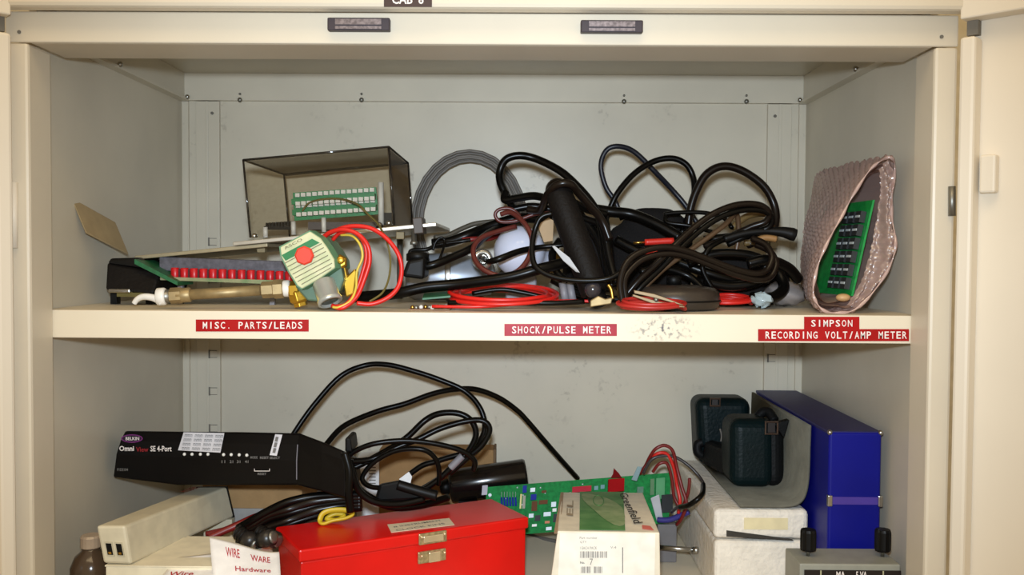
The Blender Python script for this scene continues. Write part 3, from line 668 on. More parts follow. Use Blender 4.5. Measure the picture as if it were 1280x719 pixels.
GOLD = mat('clip_gold', (128, 108, 78), .5, .5)
nn = V((-d.z, 0, d.x)).normalized()
MB().prism([ca-nn*.0012, ca+d*.45-nn*.0042, cb-nn*.0006, cb+nn*.0006, ca+d*.5-nn*.0006, ca+nn*.001], (0, .006, 0)).build('clip_jaw', GOLD, root, bevel=.0005)
MB().prism([ca+d*.02+nn*.002, ca+d*.42+nn*.0022, cb-d*.05+nn*.001, cb-d*.02+nn*.0018, ca+d*.55+nn*.0052, ca+d*.38+nn*.006, ca+nn*.0052], (0, .006, 0)).build('clip_jaw', GOLD, root, bevel=.0005)
MB().lathe([(.0022, 0), (.0022, .008)], ca+d*.45+nn*.0006+V((0, -.001, 0)), (0, 1, 0), 10).build('clip_spring', DULL, root, True)
MB().tube(coil_pts(912, .024, .16, .018, .008, .003, 3, 9), .0022, 8, 4).build('test_lead', REDW, None, True, label='small red test lead coil behind the round black base', cat='test lead', group='red test leads')
cable('test_lead', 'red lead crossing behind the jack toward the maroon loop', [(578, 300, .19), (592, 299, .19), (612, 298, .2), (632, 291, .22), (655, 288, .25)], .0032, DRED, 'red test leads', 'test lead')
cable('test_lead', 'red lead lying straight along the shelf below the bulb', [(540, 383, .075), (600, 383.5, .07), (660, 379, .085), (710, 376, .1), (745, 377, .1)], .0017, REDW, 'red test leads', 'test lead')
for lb, a, b, Y in (('red probe sleeve lying level behind the glossy cables', (806, 303), (842, 301), .165), ('red probe sleeve tilted beside the thick handle', (795, 328), (822, 315), .13)):
    root = thing('probe_tip', lb, 'probe', P(a[0], a[1]+10, Y), 'red probe sleeves')
    a_, b_ = P(*a, Y), P(*b, Y)
    MB().tube([a_, a_.lerp(b_, .1), a_.lerp(b_, .9), b_], .0036, 10, 1).build('sleeve', mat('probe_red', (206, 44, 34), .35), root, True)
    MB().tube([a_, a_+(a_-b_)*.4], .0014, 8, 1).build('metal_tip', BRASS, root, True)
# small bits
root = thing('circuit_scrap', 'small green circuit board scrap beside the red coil', 'circuit board', P(545, 384, .09))
MB().hexa([P(528, 375, .09), P(563, 372, .09), P(563, 366, .13), P(530, 369, .13)]+[p+V((0, 0, .002)) for p in (P(528, 375, .09), P(563, 372, .09), P(563, 366, .13), P(530, 369, .13))]).build('board', PCBD, root)
for i in range(9):
    p = P(515+i*5, 380+random.uniform(-2, 2), .08)
    MB().ball(V((p.x, .08+random.uniform(0, .03), .0028)), .0024, 8, 6).build('component', [BRASS, DULL, WHITE][i % 3], root, True)
MB().box(P(512, 380, .09).x, P(563, 380, .09).x, .078, .118, .0002, .0014).build('base_board', mat('brown_board', (140, 104, 70), .6), root)
MB().prism([P(690, 308, .09), P(693, 307, .09), P(712, 322, .088), P(725, 341, .086), P(720, 340, .086), P(704, 326, .088)], (0, .0012, 0)).build('plastic_strip', mat('translucent_white', (150, 148, 148), .4), None, bevel=.0003, label='pale translucent plastic strip beside the thick handle', cat='strip')
MB().prism([P(672, 281, .15), P(686, 272, .15), P(692, 276, .15), P(691, 301, .15), P(680, 303, .15)], (0, .002, 0)).build('card', mat('tan_tag', (178, 150, 114), .7), None, label='small tan tag tucked between bulb and handle', cat='card')
root = thing('banana_plug', 'dark round binding plug with a brass clip at the shelf front', 'plug', P(750, 386, .09))
MB().ball(P(741, 362, .085), .009, 16, 10).build('knob', mat('smoke_knob', (52, 48, 52), .2), root, True)
MB().prism([P(738, 384, .075), P(764, 380, .075), P(766, 372, .075), P(757, 374, .075), P(748, 370, .075), P(738, 376, .075)], (0, .008, 0)).build('brass_clip', PIPE, root, bevel=.001)
MB().tube([P(760, 356, .08), P(764, 362, .08), P(766, 374, .08)], .0022, 8).build('brass_pin', BRASS, root, True)
for k, u in enumerate((703, 712)):
    a, b = P(u, 354, .12), P(u+4, 376, .115)
    MB().tube([a, a.lerp(b, .5), b], .0042, 10, 1).build('grey_connector', GREYP, None, True, label=['grey connector stub nearest the bulb', 'grey connector stub nearest the thick handle'][k], cat='connector', group='grey connector stubs')
p = P(946, 366, .17); mb = MB().ball(V((0, 0, 0)), 1, 14, 9)
rn = random.Random(4)
mb.v = [V((v.x*.013, v.y*.012, v.z*.0085))*rn.uniform(.75, 1.15)+V((p.x, .15, .0105)) for v in mb.v]
mb.build('plastic_bag', mat('clear_plastic', (170, 186, 190), .1, spec=.8), None, label='crumpled clear plastic bag behind the red coil', cat='bag')
mb = MB().ball(V((0, 0, 0)), 1, 14, 9); p = P(985, 366, .2)
mb.v = [V((v.x*.024, v.y*.03, v.z*.014))*rn.uniform(.85, 1.1)+V((p.x-.004, .2, .0155)) for v in mb.v]
mb.build('plastic_bag', mat('grey_film', (150, 142, 138), .3), None, True, label='grey plastic film bag against the bubble wrap', cat='bag')

# bubble wrap bag
root = thing('bubble_wrap_bag', 'pink bubble wrap bag holding a green circuit board', 'bag', P(1060, 390, .17))
rim = [(1112, 197), (1118, 208), (1115, 240), (1114, 270), (1119, 304), (1112, 332), (1092, 364), (1068, 387), (1048, 391), (1031, 389), (1020, 378), (1016, 362), (1022, 332), (1034, 303), (1052, 270), (1066, 244), (1085, 215), (1098, 203)]
R0 = [P(u, v, .075+(.012 if 197 < v < 290 else 0)) for u, v in rim]
bkp = [P(1024+3, 216, .30), P(1027, 226, .30), P(1027, 245, .30), P(1026, 262, .30), P(1025, 282, .30), P(1024, 300, .30), P(1022, 322, .30), P(1019, 345, .30), P(1014, 366, .30), P(1006, 368, .30), P(1001, 362, .30), P(1001, 348, .30), P(1002, 320, .30), P(1006, 295, .30), P(1010, 268, .30), P(1014, 246, .30), P(1018, 224, .30), P(1022, 217, .30)]
def ringpts(t): return cr([a.lerp(b, t) for a, b in zip(R0, bkp)], 15, True)
NS = 130; rows = []
for i in range(NS+1): rows.append(ringpts(i/NS))
NR = len(rows[0])
cum = [0]
for k in range(1, NR): cum.append(cum[-1]+(rows[0][k]-rows[0][k-1]).length)
vs = []; cell = .0105
for i in range(NS+1):
    cen = sum(rows[i], V())/NR; y = i/NS*.235
    for k in range(NR):
        p = rows[i][k]; nr = (p-cen); nr.y = 0; nr.normalize()
        ci = int(y/cell); ss = cum[k]+(cell/2 if ci % 2 else 0)
        fx = (ss/cell) % 1-.5; fy = (y/cell) % 1-.5; h = max(0, 1-(fx*fx+fy*fy)/.19)
        wv = .0012*math.sin(y*90+cum[k]*40)+.001*math.sin(cum[k]*120+y*30)
        q = p+nr*(.0034*math.sqrt(h)+wv); q.z = max(q.z, .0008); q.x = min(q.x, .4425)
        vs.append(q)
fs = [(i*NR+k, i*NR+(k+1) % NR, (i+1)*NR+(k+1) % NR, (i+1)*NR+k) for i in range(NS) for k in range(NR)]
BUB = glassy('bubble_film', (226, 206, 200), .14, .16, .5, (206, 178, 168))
MB().add(vs, fs).build('film', BUB, root, True)
for kk, (sc, yo) in enumerate(((.93, .004), (.86, .012))):
    c0 = sum(R0, V())/len(R0); vs2 = []
    M2 = 14
    for i in range(M2+1):
        for k, p in enumerate(rows[int(i*4)]):
            q = c0+(p-c0)*sc; wv = .0016*math.sin(cum[k]*160+kk*2); vs2.append(V((q.x+wv, p.y+yo, max(.0015+kk*.001, q.z+wv))))
    fs2 = [(i*NR+k, i*NR+(k+1) % NR, (i+1)*NR+(k+1) % NR, (i+1)*NR+k) for i in range(M2) for k in range(NR)]
    MB().add(vs2, fs2).build('inner_film', BUB, root, True)
MB().tube([p+V((0, -.001, 0)) for p in R0], lambda t: .0013+.0007*math.sin(t*90), 8, 8, True).build('mouth_fold', glassy('fold_film', (220, 200, 190), .14, .12, .7, (216, 184, 174)), root, True)
rA = cr([P(*p) for p in ((1110, 200, .078), (1117, 225, .084), (1113, 268, .084), (1117, 304, .076), (1110, 332, .075), (1090, 363, .075), (1068, 385, .075))], 14)
rB = cr([P(*p) for p in ((1098, 212, .082), (1100, 235, .088), (1096, 268, .094), (1090, 302, .09), (1084, 328, .086), (1074, 356, .084), (1058, 381, .08))], 14)
vs2 = []; NA = len(rA); cu_ = 0
for k in range(NA):
    if k: cu_ += (rA[k]-rA[k-1]).length
    for j in range(15):
        t_2 = j/14; p = rA[k].lerp(rB[k], t_2); wd = (rA[k]-rB[k]).length
        fx = (cu_/.0085) % 1-.5; fy = (wd*t_2/.0085+(.5 if int(cu_/.0085) % 2 else 0)) % 1-.5
        h = max(0, 1-(fx*fx+fy*fy)/.19)
        p = p+V((0, -.003*math.sqrt(h)+.005*math.sin(t_2*6+cu_*40)*math.sin(t_2*math.pi), 0)); vs2.append(p)
MB().add(vs2, [(k*15+j, (k+1)*15+j, (k+1)*15+j+1, k*15+j+1) for k in range(NA-1) for j in range(14)]).build('folded_film', BUB, root, True)
# board inside
e0, e1 = P(1091, 250, .088), P(1064, 370, .088)
bv = V((-.008, .13, .0))
brd = MB().hexa([e1, e1+V((.0022, 0, 0)), e1+V((.0022, 0, 0))+bv, e1+bv, e0, e0+V((.0022, 0, 0)), e0+V((.0022, 0, 0))+bv, e0+bv]).build('board', mat('bag_board', (20, 150, 66), .4, noise=(180, .3)), root)
f0, f1 = P(1080, 262, .094), P(1044, 368, .094)
nb = (e0-e1).cross(bv).normalized()
if nb.x > 0: nb = -nb
ezb = (e0-e1)
for i in range(6):
    for j in range(3):
        c = e1+ezb*(.12+.14*i)+bv*(.10+.13*j)+nb*.0035
        MB().obox(c, ezb.normalized()*.006, bv.normalized()*.006, nb*.003).build('chip', mat('chip', (44, 46, 48), .4), brd)
        MB().obox(c+nb*.0034, ezb.normalized()*.0012, bv.normalized()*.0052, nb*.0003).build('chip_print', mat('chip_print', (190, 200, 200), .5), brd)
MB().ball(P(1054, 372, .09), .006, 12, 8, (1.3, 1, .7)).build('capacitor', mat('tan_cap', (200, 160, 110), .5), root, True)

# ================================================================== LOWER SHELF
# red toolbox
root_loc = P(374, 694, .048); 
A = V((P(374, 694, .048).x, .048, 0)); Bq = V((P(661, 649, .178).x, .178, 0)); ex = (Bq-A).normalized(); ey = V((-ex.y, ex.x, 0)); L = (Bq-A).length
zt = -.2435; DEP = .094
root = thing('toolbox', 'red steel toolbox with a gold latch on the lower shelf', 'toolbox', A+ex*L/2+ey*DEP/2+V((0, 0, ZL)))
def tb_(x0, x1, y0, y1, z0, z1):
    f = lambda x, y, z: A+ex*x+ey*y+V((0, 0, z))
    return MB().hexa([f(x0, y0, z0), f(x1, y0, z0), f(x1, y1, z0), f(x0, y1, z0), f(x0, y0, z1), f(x1, y0, z1), f(x1, y1, z1), f(x0, y1, z1)])
tb_(.0025, L-.0025, .0025, DEP-.0025, ZL+.0005, zt-.0135).build('body', REDP, root, bevel=.0015)
lid = tb_(0, L, 0, DEP, zt-.0132, zt).build('lid', REDP, root, bevel=.002)
GL = mat('latch_gold', (196, 176, 130), .35, .55, noise=(300, .4))
cx = .147
lat = tb_(cx-.0165, cx+.0165, -.0035, -.0002, zt-.0128, zt-.0005).build('latch', GL, root, bevel=.001)
tb_(cx-.012, cx+.012, -.0055, -.0037, zt-.0105, zt-.003).build('latch_loop', mat('latch_bright', (228, 210, 170), .25, .6), lat, bevel=.001)
l2 = tb_(cx-.0165, cx+.0165, -.0015, .0022, zt-.034, zt-.021).build('hasp', GL, root, bevel=.001)
tb_(cx-.005, cx+.009, -.004, -.0017, zt-.0335, zt-.022).build('hasp_hook', mat('latch_bright', (0, 0, 0)), l2, bevel=.001)
for xx in (cx-.0135, cx+.0135):
    for zz in (zt-.004, zt-.0245):
        p = A+ex*xx+V((0, 0, zz))-ey*.004
        MB().ball(p, .0016, 8, 6).build('rivet', mat('latch_bright', (0, 0, 0)), root, True)
st = [P(462.5, 657.5, .1), ]
fl_ = lambda x, y, z=.0: A+ex*x+ey*y+V((0, 0, zt+z))
sk = MB().prism([fl_(.105, .014, .0003), fl_(.178, .008, .0003), fl_(.184, .036, .0003), fl_(.112, .044, .0003)], (0, 0, .0004)).build('paper_sticker', mat('sticker', (226, 212, 184), .7), lid)
for i, t_ in enumerate(('# INSTRUMENT', 'CLOCK PINS')):
    MB().text(t_, fl_(.112+.002*(1-i), .036-.013*i-.008, .001), ex*.058, ey*.0055, .005).build('lettering', INKG, sk)

# cream flat box under the beige box, papers
root = thing('flat_carton', 'cream flat carton under the beige port box', 'box', (P(132, 708, .03).x+.06, .12, ZL))
a = P(132, 708.5, .03)
MB().box(a.x, a.x+.14, .03, .135, ZL+.0004, a.z).build('carton_body', CREAM, root, bevel=.001)
MB().box(a.x-.0005, a.x+.1405, .0295, .125, a.z+.0002, a.z+.0014).build('carton_flap', CREAM, root)
zc = a.z+.0016
def sheet(name, label, quad, curl, words, m=PAPER):
    # quad: world corners near-left, near-right, far-right, far-left; curl lifts along u
    N1 = 14; vs = []
    for i in range(N1+1):
        for j in range(N1+1):
            s_, t_ = i/N1, j/N1
            p = quad[0].lerp(quad[1], s_).lerp(quad[3].lerp(quad[2], s_), t_); p = p+V((0, 0, curl(s_, t_))); vs.append(p)
    fs = [(i*(N1+1)+j, (i+1)*(N1+1)+j, (i+1)*(N1+1)+j+1, i*(N1+1)+j+1) for i in range(N1) for j in range(N1)]
    o = MB().add(vs, fs).build(name, m, None, True, label=label, cat='paper', group='papers by the red toolbox')
    md = o.modifiers.new('thick', 'SOLIDIFY'); md.thickness = .0004
    for wd, s0, t0, s1, ht in words:
        mb = MB(); g, gf = glyphs(wd, .01); vv = []
        for x, y in g:
            s_, t_ = s0+(s1-s0)*x, t0+ht*y
            p = quad[0].lerp(quad[1], s_).lerp(quad[3].lerp(quad[2], s_), t_); vv.append(p+V((0, 0, curl(s_, t_)+.0009)))
        mb.add(vv, gf).build('lettering', INKR, o)
    return o
q = [P(205, 735, .035), P(352, 733, .035), P(352, 690, .1), P(262, 688, .1)]
for p in q: p.z = zc+.002
q2 = [P(200, 724, .012), P(300, 724, .012), P(300, 689, .075), P(222, 698, .056)]
sheet('printed_sheet', 'white sheet with red print lying flat on the cream carton', q2, lambda s_, t_: .0008, [('Wire', .38, .34, .62, .2), ('Wire', .08, .06, .40, .2)])
q3 = [P(266, 726, .014), P(351, 726, .014), P(349, 690, .056), P(262, 690, .058)]
sheet('printed_sheet', 'curled white sheet with red print against the toolbox end', q3, lambda s_, t_: .003+.013*(1-s_)**3*t_+.003*math.sin(s_*5)*t_, [('WIRE', .22, .54, .42, .26), ('WARE', .58, .52, .86, .22), ('Hardware', .34, .16, .86, .14)])

# beige port box
root = thing('port_box', 'beige plastic box with two square ports on its end', 'electronics box', P(200, 705, .13))
Yn, Yf = .03, .235
q = [P(129, 704.5, Yn), P(164, 706, Yn), P(293, 646, Yf), P(258, 644, Yf), P(120, 657.5, Yn), P(156, 657.5, Yn), P(284, 608.5, Yf), P(247, 609, Yf)]
bb = MB().hexa(q).build('case', BEIGE, root, bevel=.0025)
fu = (q[1]-q[0]); fv = (q[4]-q[0]); fn = fu.cross(fv).normalized()
if fn.y > 0: fn = -fn
for s0 in (.24, .60):
    c = q[0]+fu*(s0+.10)+fv*.40
    MB().obox(c+fn*.0002, fu*.135, fn*.0006, fv*.19).build('port_rim', mat('port_rim', (196, 186, 158), .5), root)
    MB().obox(c+fn*.0008, fu*.095, fn*.0005, fv*.15).build('port', BLACK, root)
    MB().obox(c+fn*.0014-fv*.10, fu*.05, fn*.0003, fv*.03).build('port_contact', BRASS, root)
# end plate (dark gap line) at the far end
MB().hexa([q[2]+(q[1]-q[2]).normalized()*.003+V((.0006, 0, -.0004)), q[2]+V((.0006, 0, -.0004)), q[3]+V((-.0006, 0, -.0004)), q[3]+(q[0]-q[3]).normalized()*.003+V((-.0006, 0, -.0004)),
           q[6]+(q[5]-q[6]).normalized()*.003+V((.0006, 0, .0004)), q[6]+V((.0006, 0, .0004)), q[7]+V((-.0006, 0, .0004)), q[7]+(q[4]-q[7]).normalized()*.003+V((-.0006, 0, .0004))]).build('end_seam', BLACK, root)
MB().box(q[3].x-.0, q[2].x, .225, .236, ZL+.0004, min(q[2].z, q[3].z)-.0008).build('support_block', BEIGE, root)
tp = (q[6]-q[5])
MB().text('MODEM', q[4]+(q[7]-q[4])*.80+fu*.3+V((0, 0, .0022)), tp*.14, -fu*.35, .0).build('lettering', INKR, root)
# amber bottle
root = thing('bottle', 'small brown glass bottle with a clear ribbed cap in the corner', 'bottle', (P(105, 719, .05).x, .05, ZL))
bx_ = P(104, 719, .05).x; bx_ = max(bx_, -.405)
MB().lathe([(.018, 0), (.0205, .003), (.0205, .066), (.016, .077), (.009, .083), (.009, .086)], V((bx_, .068, ZL+.0005)), (0, 0, 1), 28).build('glass_body', mat('amber_glass', (74, 58, 44), .15, spec=.6), root, True)
MB().lathe([(.0095, .086), (.0105, .087), (.0105, .097), (.009, .099)], V((bx_, .068, ZL+.0005)), (0, 0, 1), 18).build('cap', mat('clear_cap', (170, 150, 128), .2), root)

# boxes under the switch
root = thing('cardboard_box', 'brown cardboard carton beneath the black switch box', 'box', (P(330, 650, .3).x, .34, ZL))
a, b = P(255, 652, .27), P(377, 607, .27)
MB().box(a.x, b.x, .27, .42, ZL+.0004, P(0, 633, .27).z).build('carton_base', mat('grey_card', (170, 166, 160), .8), root, bevel=.001)
MB().box(a.x-.001, b.x+.001, .268, .421, P(0, 633, .27).z+.0003, P(330, 606, .27).z).build('carton_lid', CARD, root, bevel=.001)

# black switch box
root = thing('kvm_switch', 'black four port switch box with white label stickers', 'switch', P(290, 625, .2))
ST = [  # u_top, v_top, u_mid, v_mid, u_bot, v_bot, Ytop, Ymid, Ybot
    (156, 538.5, 144, 568, 141, 597, .192, .185, .185),
    (230, 539.5, 222, 572, 221, 607, .181, .173, .172),
    (300, 540, 294, 575, 293, 607, .168, .16, .16),
    (374, 541.5, 371, 576, 371, 607, .156, .148, .148),
    (402, 552, 402, 584, 402, 615, .142, .135, .135),
    (429, 563.5, 433, 592, 433, 624, .131, .125, .125)]
vs = []; 
for (ut, vt, um, vm, ub, vb, yt, ym, yb) in ST:
    t_, m1, b1 = P(ut, vt, yt), P(um, vm, ym), P(ub, vb, yb)
    q1 = t_.lerp(m1, .4)+V((0, -.0022, .0))
    bt = t_+V((.0, .095, -.028)); bb_ = b1+V((0, .105, -.002))
    vs += [t_, q1, m1, b1, bb_, bt]
fs = []
for i in range(len(ST)-1):
    for k in range(6): fs.append((i*6+k, i*6+(k+1) % 6, (i+1)*6+(k+1) % 6, (i+1)*6+k))
n6 = (len(ST)-1)*6
fs += [tuple(range(6))[::-1], tuple(range(n6, n6+6))]
kv = MB().add(vs, fs).build('case', mat('switch_black', (10, 8, 8), .42, spec=.2), root, bevel=.0025, seg=3)
for i in (3,):
    MB().tube([vs[i*6+1]+V((0, -.0007, 0)), vs[i*6+2]+V((0, -.0007, 0)), vs[i*6+3].lerp(vs[i*6+2], .25)+V((0, -.0007, 0))], .0006, 6, 1).build('seam', GREYP, root)
def K(u, v, off=.0012):
    # point on the front face seen at a pixel (stations interpolated)
    best = None
    for i in range(len(ST)-1):
        for (ka, kb) in ((0, 1), (1, 2), (2, 3)):
            q0, q1, q2, q3 = vs[i*6+ka], vs[(i+1)*6+ka], vs[(i+1)*6+kb], vs[i*6+kb]
            for tri in ((q0, q1, q2), (q0, q2, q3)):
                n = (tri[1]-tri[0]).cross(tri[2]-tri[0]); d = P(u, v, .1)-CAM
                t_ = n.dot(tri[0]-CAM)/n.dot(d); p = CAM+d*t_
                ok = all((tri[(j+1) % 3]-tri[j]).cross(p-tri[j]).dot(n) >= -1e-9 for j in range(3))
                if ok: best = p
    if best is None: best = P(u, v, .17)
    return best-(best-CAM).normalized()*off
def ktext(s_, u0, v0, u1, v1, m, bold=.0, shear=0):
    bl, br, tl = K(u0, v1), K(u1, v1+.01*(u1-u0)), K(u0+shear, v0)
    return MB().text(s_, bl, br-bl, tl-bl, bold).build('lettering', m, root)
pl = [K(165+13.5*math.cos(a_)*1.0, 548.3+5.2*math.sin(a_), .001) for a_ in [2*math.pi*i/24 for i in range(24)]]
MB().prism(pl[::-1], (0, -.0003, 0)).build('logo_oval', mat('logo_purple', (128, 50, 122), .4), root)
pl = [K(165+12*math.cos(a_), 548.3+3.9*math.sin(a_), .0016) for a_ in [2*math.pi*i/24 for i in range(24)]]
MB().prism(pl[::-1], (0, -.0002, 0)).build('logo_field', mat('logo_dark', (40, 22, 44), .4), root)
def ktx(s_, u0, v0, u1, v1, m, bold=.0, off=.0022):
    bl, br, tl = K(u0, v1, off), K(u1, v1, off), K(u0, v0, off)
    return MB().text(s_, bl, br-bl, tl-bl, bold).build('lettering', m, root)
ktx('BELKIN', 157, 546.3, 174, 550.5, INK, .02)
ktx('Omni', 149, 557.5, 167.5, 564, INK, .03); ktx('View', 170, 559, 185.5, 565, mat('red_print', (150, 24, 34), .5), .02); ktx('SE 4-Port', 188, 557.5, 214.5, 564.5, INK, .02)
ktx('F1DS104', 146.5, 585.5, 160, 589, INKG, .02)
def sticker(pts, m=WHITE):
    N_ = 8; g_ = []
    for i in range(N_+1):
        for j in range(N_+1):
            s_, t_ = i/N_, j/N_
            ua = (pts[0][0]*(1-s_)+pts[1][0]*s_)*(1-t_)+(pts[3][0]*(1-s_)+pts[2][0]*s_)*t_; va = (pts[0][1]*(1-s_)+pts[1][1]*s_)*(1-t_)+(pts[3][1]*(1-s_)+pts[2][1]*s_)*t_
            g_.append(K(ua, va, .0012))
    return MB().add(g_, [(i*(N_+1)+j, (i+1)*(N_+1)+j, (i+1)*(N_+1)+j+1, i*(N_+1)+j+1) for i in range(N_) for j in range(N_)]).build('label_sticker', mat('sticker_white', (226, 222, 224), .6), root)
s1 = sticker([(222.5, 563), (275.5, 566), (280.5, 541.5), (229.5, 540.5)])
for r_ in range(4):
    for c_ in range(4):
        u0 = 227+c_*12.8+(3-r_)*1.2; v0 = 542.8+r_*5.4+c_*.35
        bl, br, tl = K(u0, v0+3.6, .0022), K(u0+9.5, v0+3.8, .0022), K(u0+.6, v0, .0022)
        MB().text('mmm', bl, br-bl, tl-bl).build('print_row', INKG, s1)
s2 = sticker([(337, 569), (346, 570), (353, 543.5), (344, 543)])
for i in range(3): 
    bl, br, tl = K(340.5+i*1.4, 566-i*7, .0022), K(342+i*1.4, 560-i*7, .0022), K(344+i*1.4, 566.5-i*7, .0022)
    MB().prism([bl, tl, tl+(br-bl), br], (0, -.0001, 0)).build('print_row', INKG, s2)
led = mesh_of(MB().ball((0, 0, 0), .0019, 10, 6), mat('led_white', (250, 248, 240), .3), True)
for u, v in ((230.5, 568), (240, 568), (250.5, 568), (260, 568), (279.5, 568.5), (289, 568.5), (299, 568.8), (308.5, 569.2)):
    place(None, 'indicator', led, K(u, v, .0012), root)
for i, u in enumerate((277, 287, 296, 306)): ktx(str(i+1)+'1', u, 575.5, u+4.5, 579, INKG, .02)
ktx('MODE', 313, 570.5, 322, 573.5, INKG, .02); ktx('RESET', 325, 570.8, 336, 573.8, INKG, .02); ktx('SELECT', 337, 571, 350, 574, INKG, .02)
for (ua, va, ub, vb) in ((318, 589, 337, 589), (318, 586, 318, 589), (337, 586, 337, 589)):
    MB().tube([K(ua, va, .0014), K(ub, vb, .0014)], .0004, 5, 1).build('print_bracket', INK, root)
ktx('RESET', 322, 591, 333, 594, INKG, .02)
MB().hexa([vs[-6]+V((0, .01, -.004)), vs[-6]+V((.008, .01, -.004)), vs[-6]+V((.008, .05, -.004)), vs[-6]+V((0, .05, -.004)), vs[-6]+V((.0, .01, .012)), vs[-6]+V((.006, .01, .012)), vs[-6]+V((.006, .05, .012)), vs[-6]+V((0, .05, .012))]).build('cable_boot', BLACK, root, bevel=.002)
MB().tube([P(431, 566, .12), P(437, 590, .118), P(436, 615, .118), P(438, 640, .12)], .0045, 10).build('cable_strap', CABLE, root, True)

# cables of the lower shelf
G_LO = 'black cables behind the red toolbox'
def lc(label, pts, r, m=None, Y=None, name='power_cable'):
    cable(name, label, [(p[0], p[1], p[2] if len(p) > 2 else Y) for p in pts], r, m or CABLE, G_LO)
lc('black cable with the highest arch on the lower shelf', [(362, 552, .27), (368, 541, .27), (392, 507, .28), (425, 471, .29), (456, 457, .3), (484, 456, .3), (517, 464, .3), (550, 475, .3), (581, 489, .3), (600, 510, .295), (606, 534, .29), (597, 556, .28), (573, 580, .26), (545, 601, .24), (520, 616, .22)], .0036)
lc('long black cable sweeping down to the green circuit board', [(402, 565, .25), (410, 553, .26), (431, 532, .28), (470, 515, .30), (506, 505, .31), (539, 493, .32), (567, 487, .33), (595, 487, .34), (623, 497, .35), (645, 512, .36), (659, 526, .365), (690, 562, .38), (722, 598, .425)], .0036)
lc('black cable with the steep middle loop over the cardboard', [(436, 588, .17), (470, 571, .18), (506, 549, .19), (531, 526, .2), (550, 517, .2), (573, 517, .2), (589, 526, .2), (595, 543, .2), (587, 562, .2), (570, 580, .2), (550, 598, .2)], .0037)
lc('black cable with the bulging outer loop beside the cardboard', [(438, 577, .16), (465, 574, .17), (495, 560, .175), (523, 549, .18), (550, 536, .185), (581, 527, .19), (603, 526, .19), (612, 537, .19), (603, 556, .19), (585, 572, .19), (562, 592, .19)], .0035)
lc('black cable bowed flat between switch box and adapter', [(435, 572, .15), (442, 565, .15), (467, 555, .15), (506, 551, .155), (545, 555, .16), (578, 564, .165), (593, 576, .17), (592, 588, .175)], .0032)
lc('black cable curling back to the dark connector', [(482, 610, .18), (465, 609, .17), (454, 602, .165), (455, 592, .165), (470, 576, .165), (497, 563, .165), (528, 562, .165), (544, 573, .17), (549, 590, .175), (548, 606, .18)], .003)
lc('short black cable ending in a white tag', [(512, 593, .2), (528, 582, .2), (545, 577, .2), (561, 572, .2), (580, 567, .2)], .0034)
lc('glossy black cable running low to the dark connector', [(480, 622, .18), (517, 618, .18), (545, 602, .18), (566, 583, .18), (582, 568, .18)], .0036)
lc('black cable twisting down beside the switch box end', [(437, 575, .14), (441, 595, .14), (450, 615, .145), (470, 628, .15), (500, 630, .16), (530, 624, .17)], .004)
lc('black cable hugging the toolbox back edge', [(440, 585, .15), (446, 608, .15), (462, 622, .16), (490, 634, .17), (525, 632, .19), (560, 622, .22)], .0045)
for i in range(5):
    lc(['topmost', 'second', 'third', 'fourth', 'lowest'][i]+' thick black cable in the bundle under the switch box', [(452, 618+i*4, .16), (424, 619+i*4.5, .16), (392, 621+i*6, .158-.004*(i%2)), (360, 628+i*7+2*(i%2), .15), (334, 640+i*6.5-2*(i%3), .135), (313, 652+i*5, .12), (298, 661+i*4, .105)], .0048, CABLEB if i % 2 else CABLE)
cable('test_lead', 'dark red cable beside the beige port box', [(262, 672, .14), (280, 664, .145), (296, 657, .15), (318, 647, .16), (340, 640, .17)], .0042, DRED)
cable('test_lead', 'thinner dark red cable under the beige port box end', [(258, 668, .17), (275, 664, .17), (292, 660, .17), (310, 655, .17)], .0034, DRED)
for k, (a0, b0, Y) in enumerate((((296, 664), (318, 680), .095), ((314, 678), (340, 672), .09), ((322, 664), (346, 676), .1))):
    root = thing('cable_connector', ['black ribbed connector beside the white sheet', 'black connector lying across the white sheet', 'round black connector against the toolbox end'][k], 'connector', P(a0[0], a0[1]+12, Y), 'connectors by the toolbox end')
    a_, b_ = P(*a0, Y), P(*b0, Y-.012); d = (b_-a_)
    MB().lathe([(.005, 0), (.0075, .002), (.0075, d.length*.55), (.009, d.length*.6), (.009, d.length)], a_, d, 14).build('shell', mat('connector_shell', (40, 36, 33), .35), root, True)
    MB().lathe([(.0065, d.length), (.0065, d.length+.003), (.004, d.length+.0035)], a_, d, 14).build('plug_face', DULL, root, True)
    for j in range(3): MB().lathe([(.0075, 0), (.0083, .0008), (.0075, .0016)], a_+d*(.12+.14*j), d, 14).build('rib', BLACK, root, True)
cable('wire_tie', 'yellow wire twisted into a ring at the toolbox corner', [(400, 651, .14), (404, 642, .143), (416, 638, .146), (432, 638, .148), (441, 643, .146), (432, 648, .142), (416, 651, .138), (404, 655, .136)], .0034, mat('yellow_band', (206, 178, 40), .45), None, 'tie', closed=True, flat=.6)
cable('wire_tie', 'inner yellow strand of the twisted tie', [(408, 649, .148), (418, 643, .152), (430, 644, .152), (422, 650, .147)], .0026, mat('yellow_band', (0, 0, 0)), None, 'tie', closed=True)

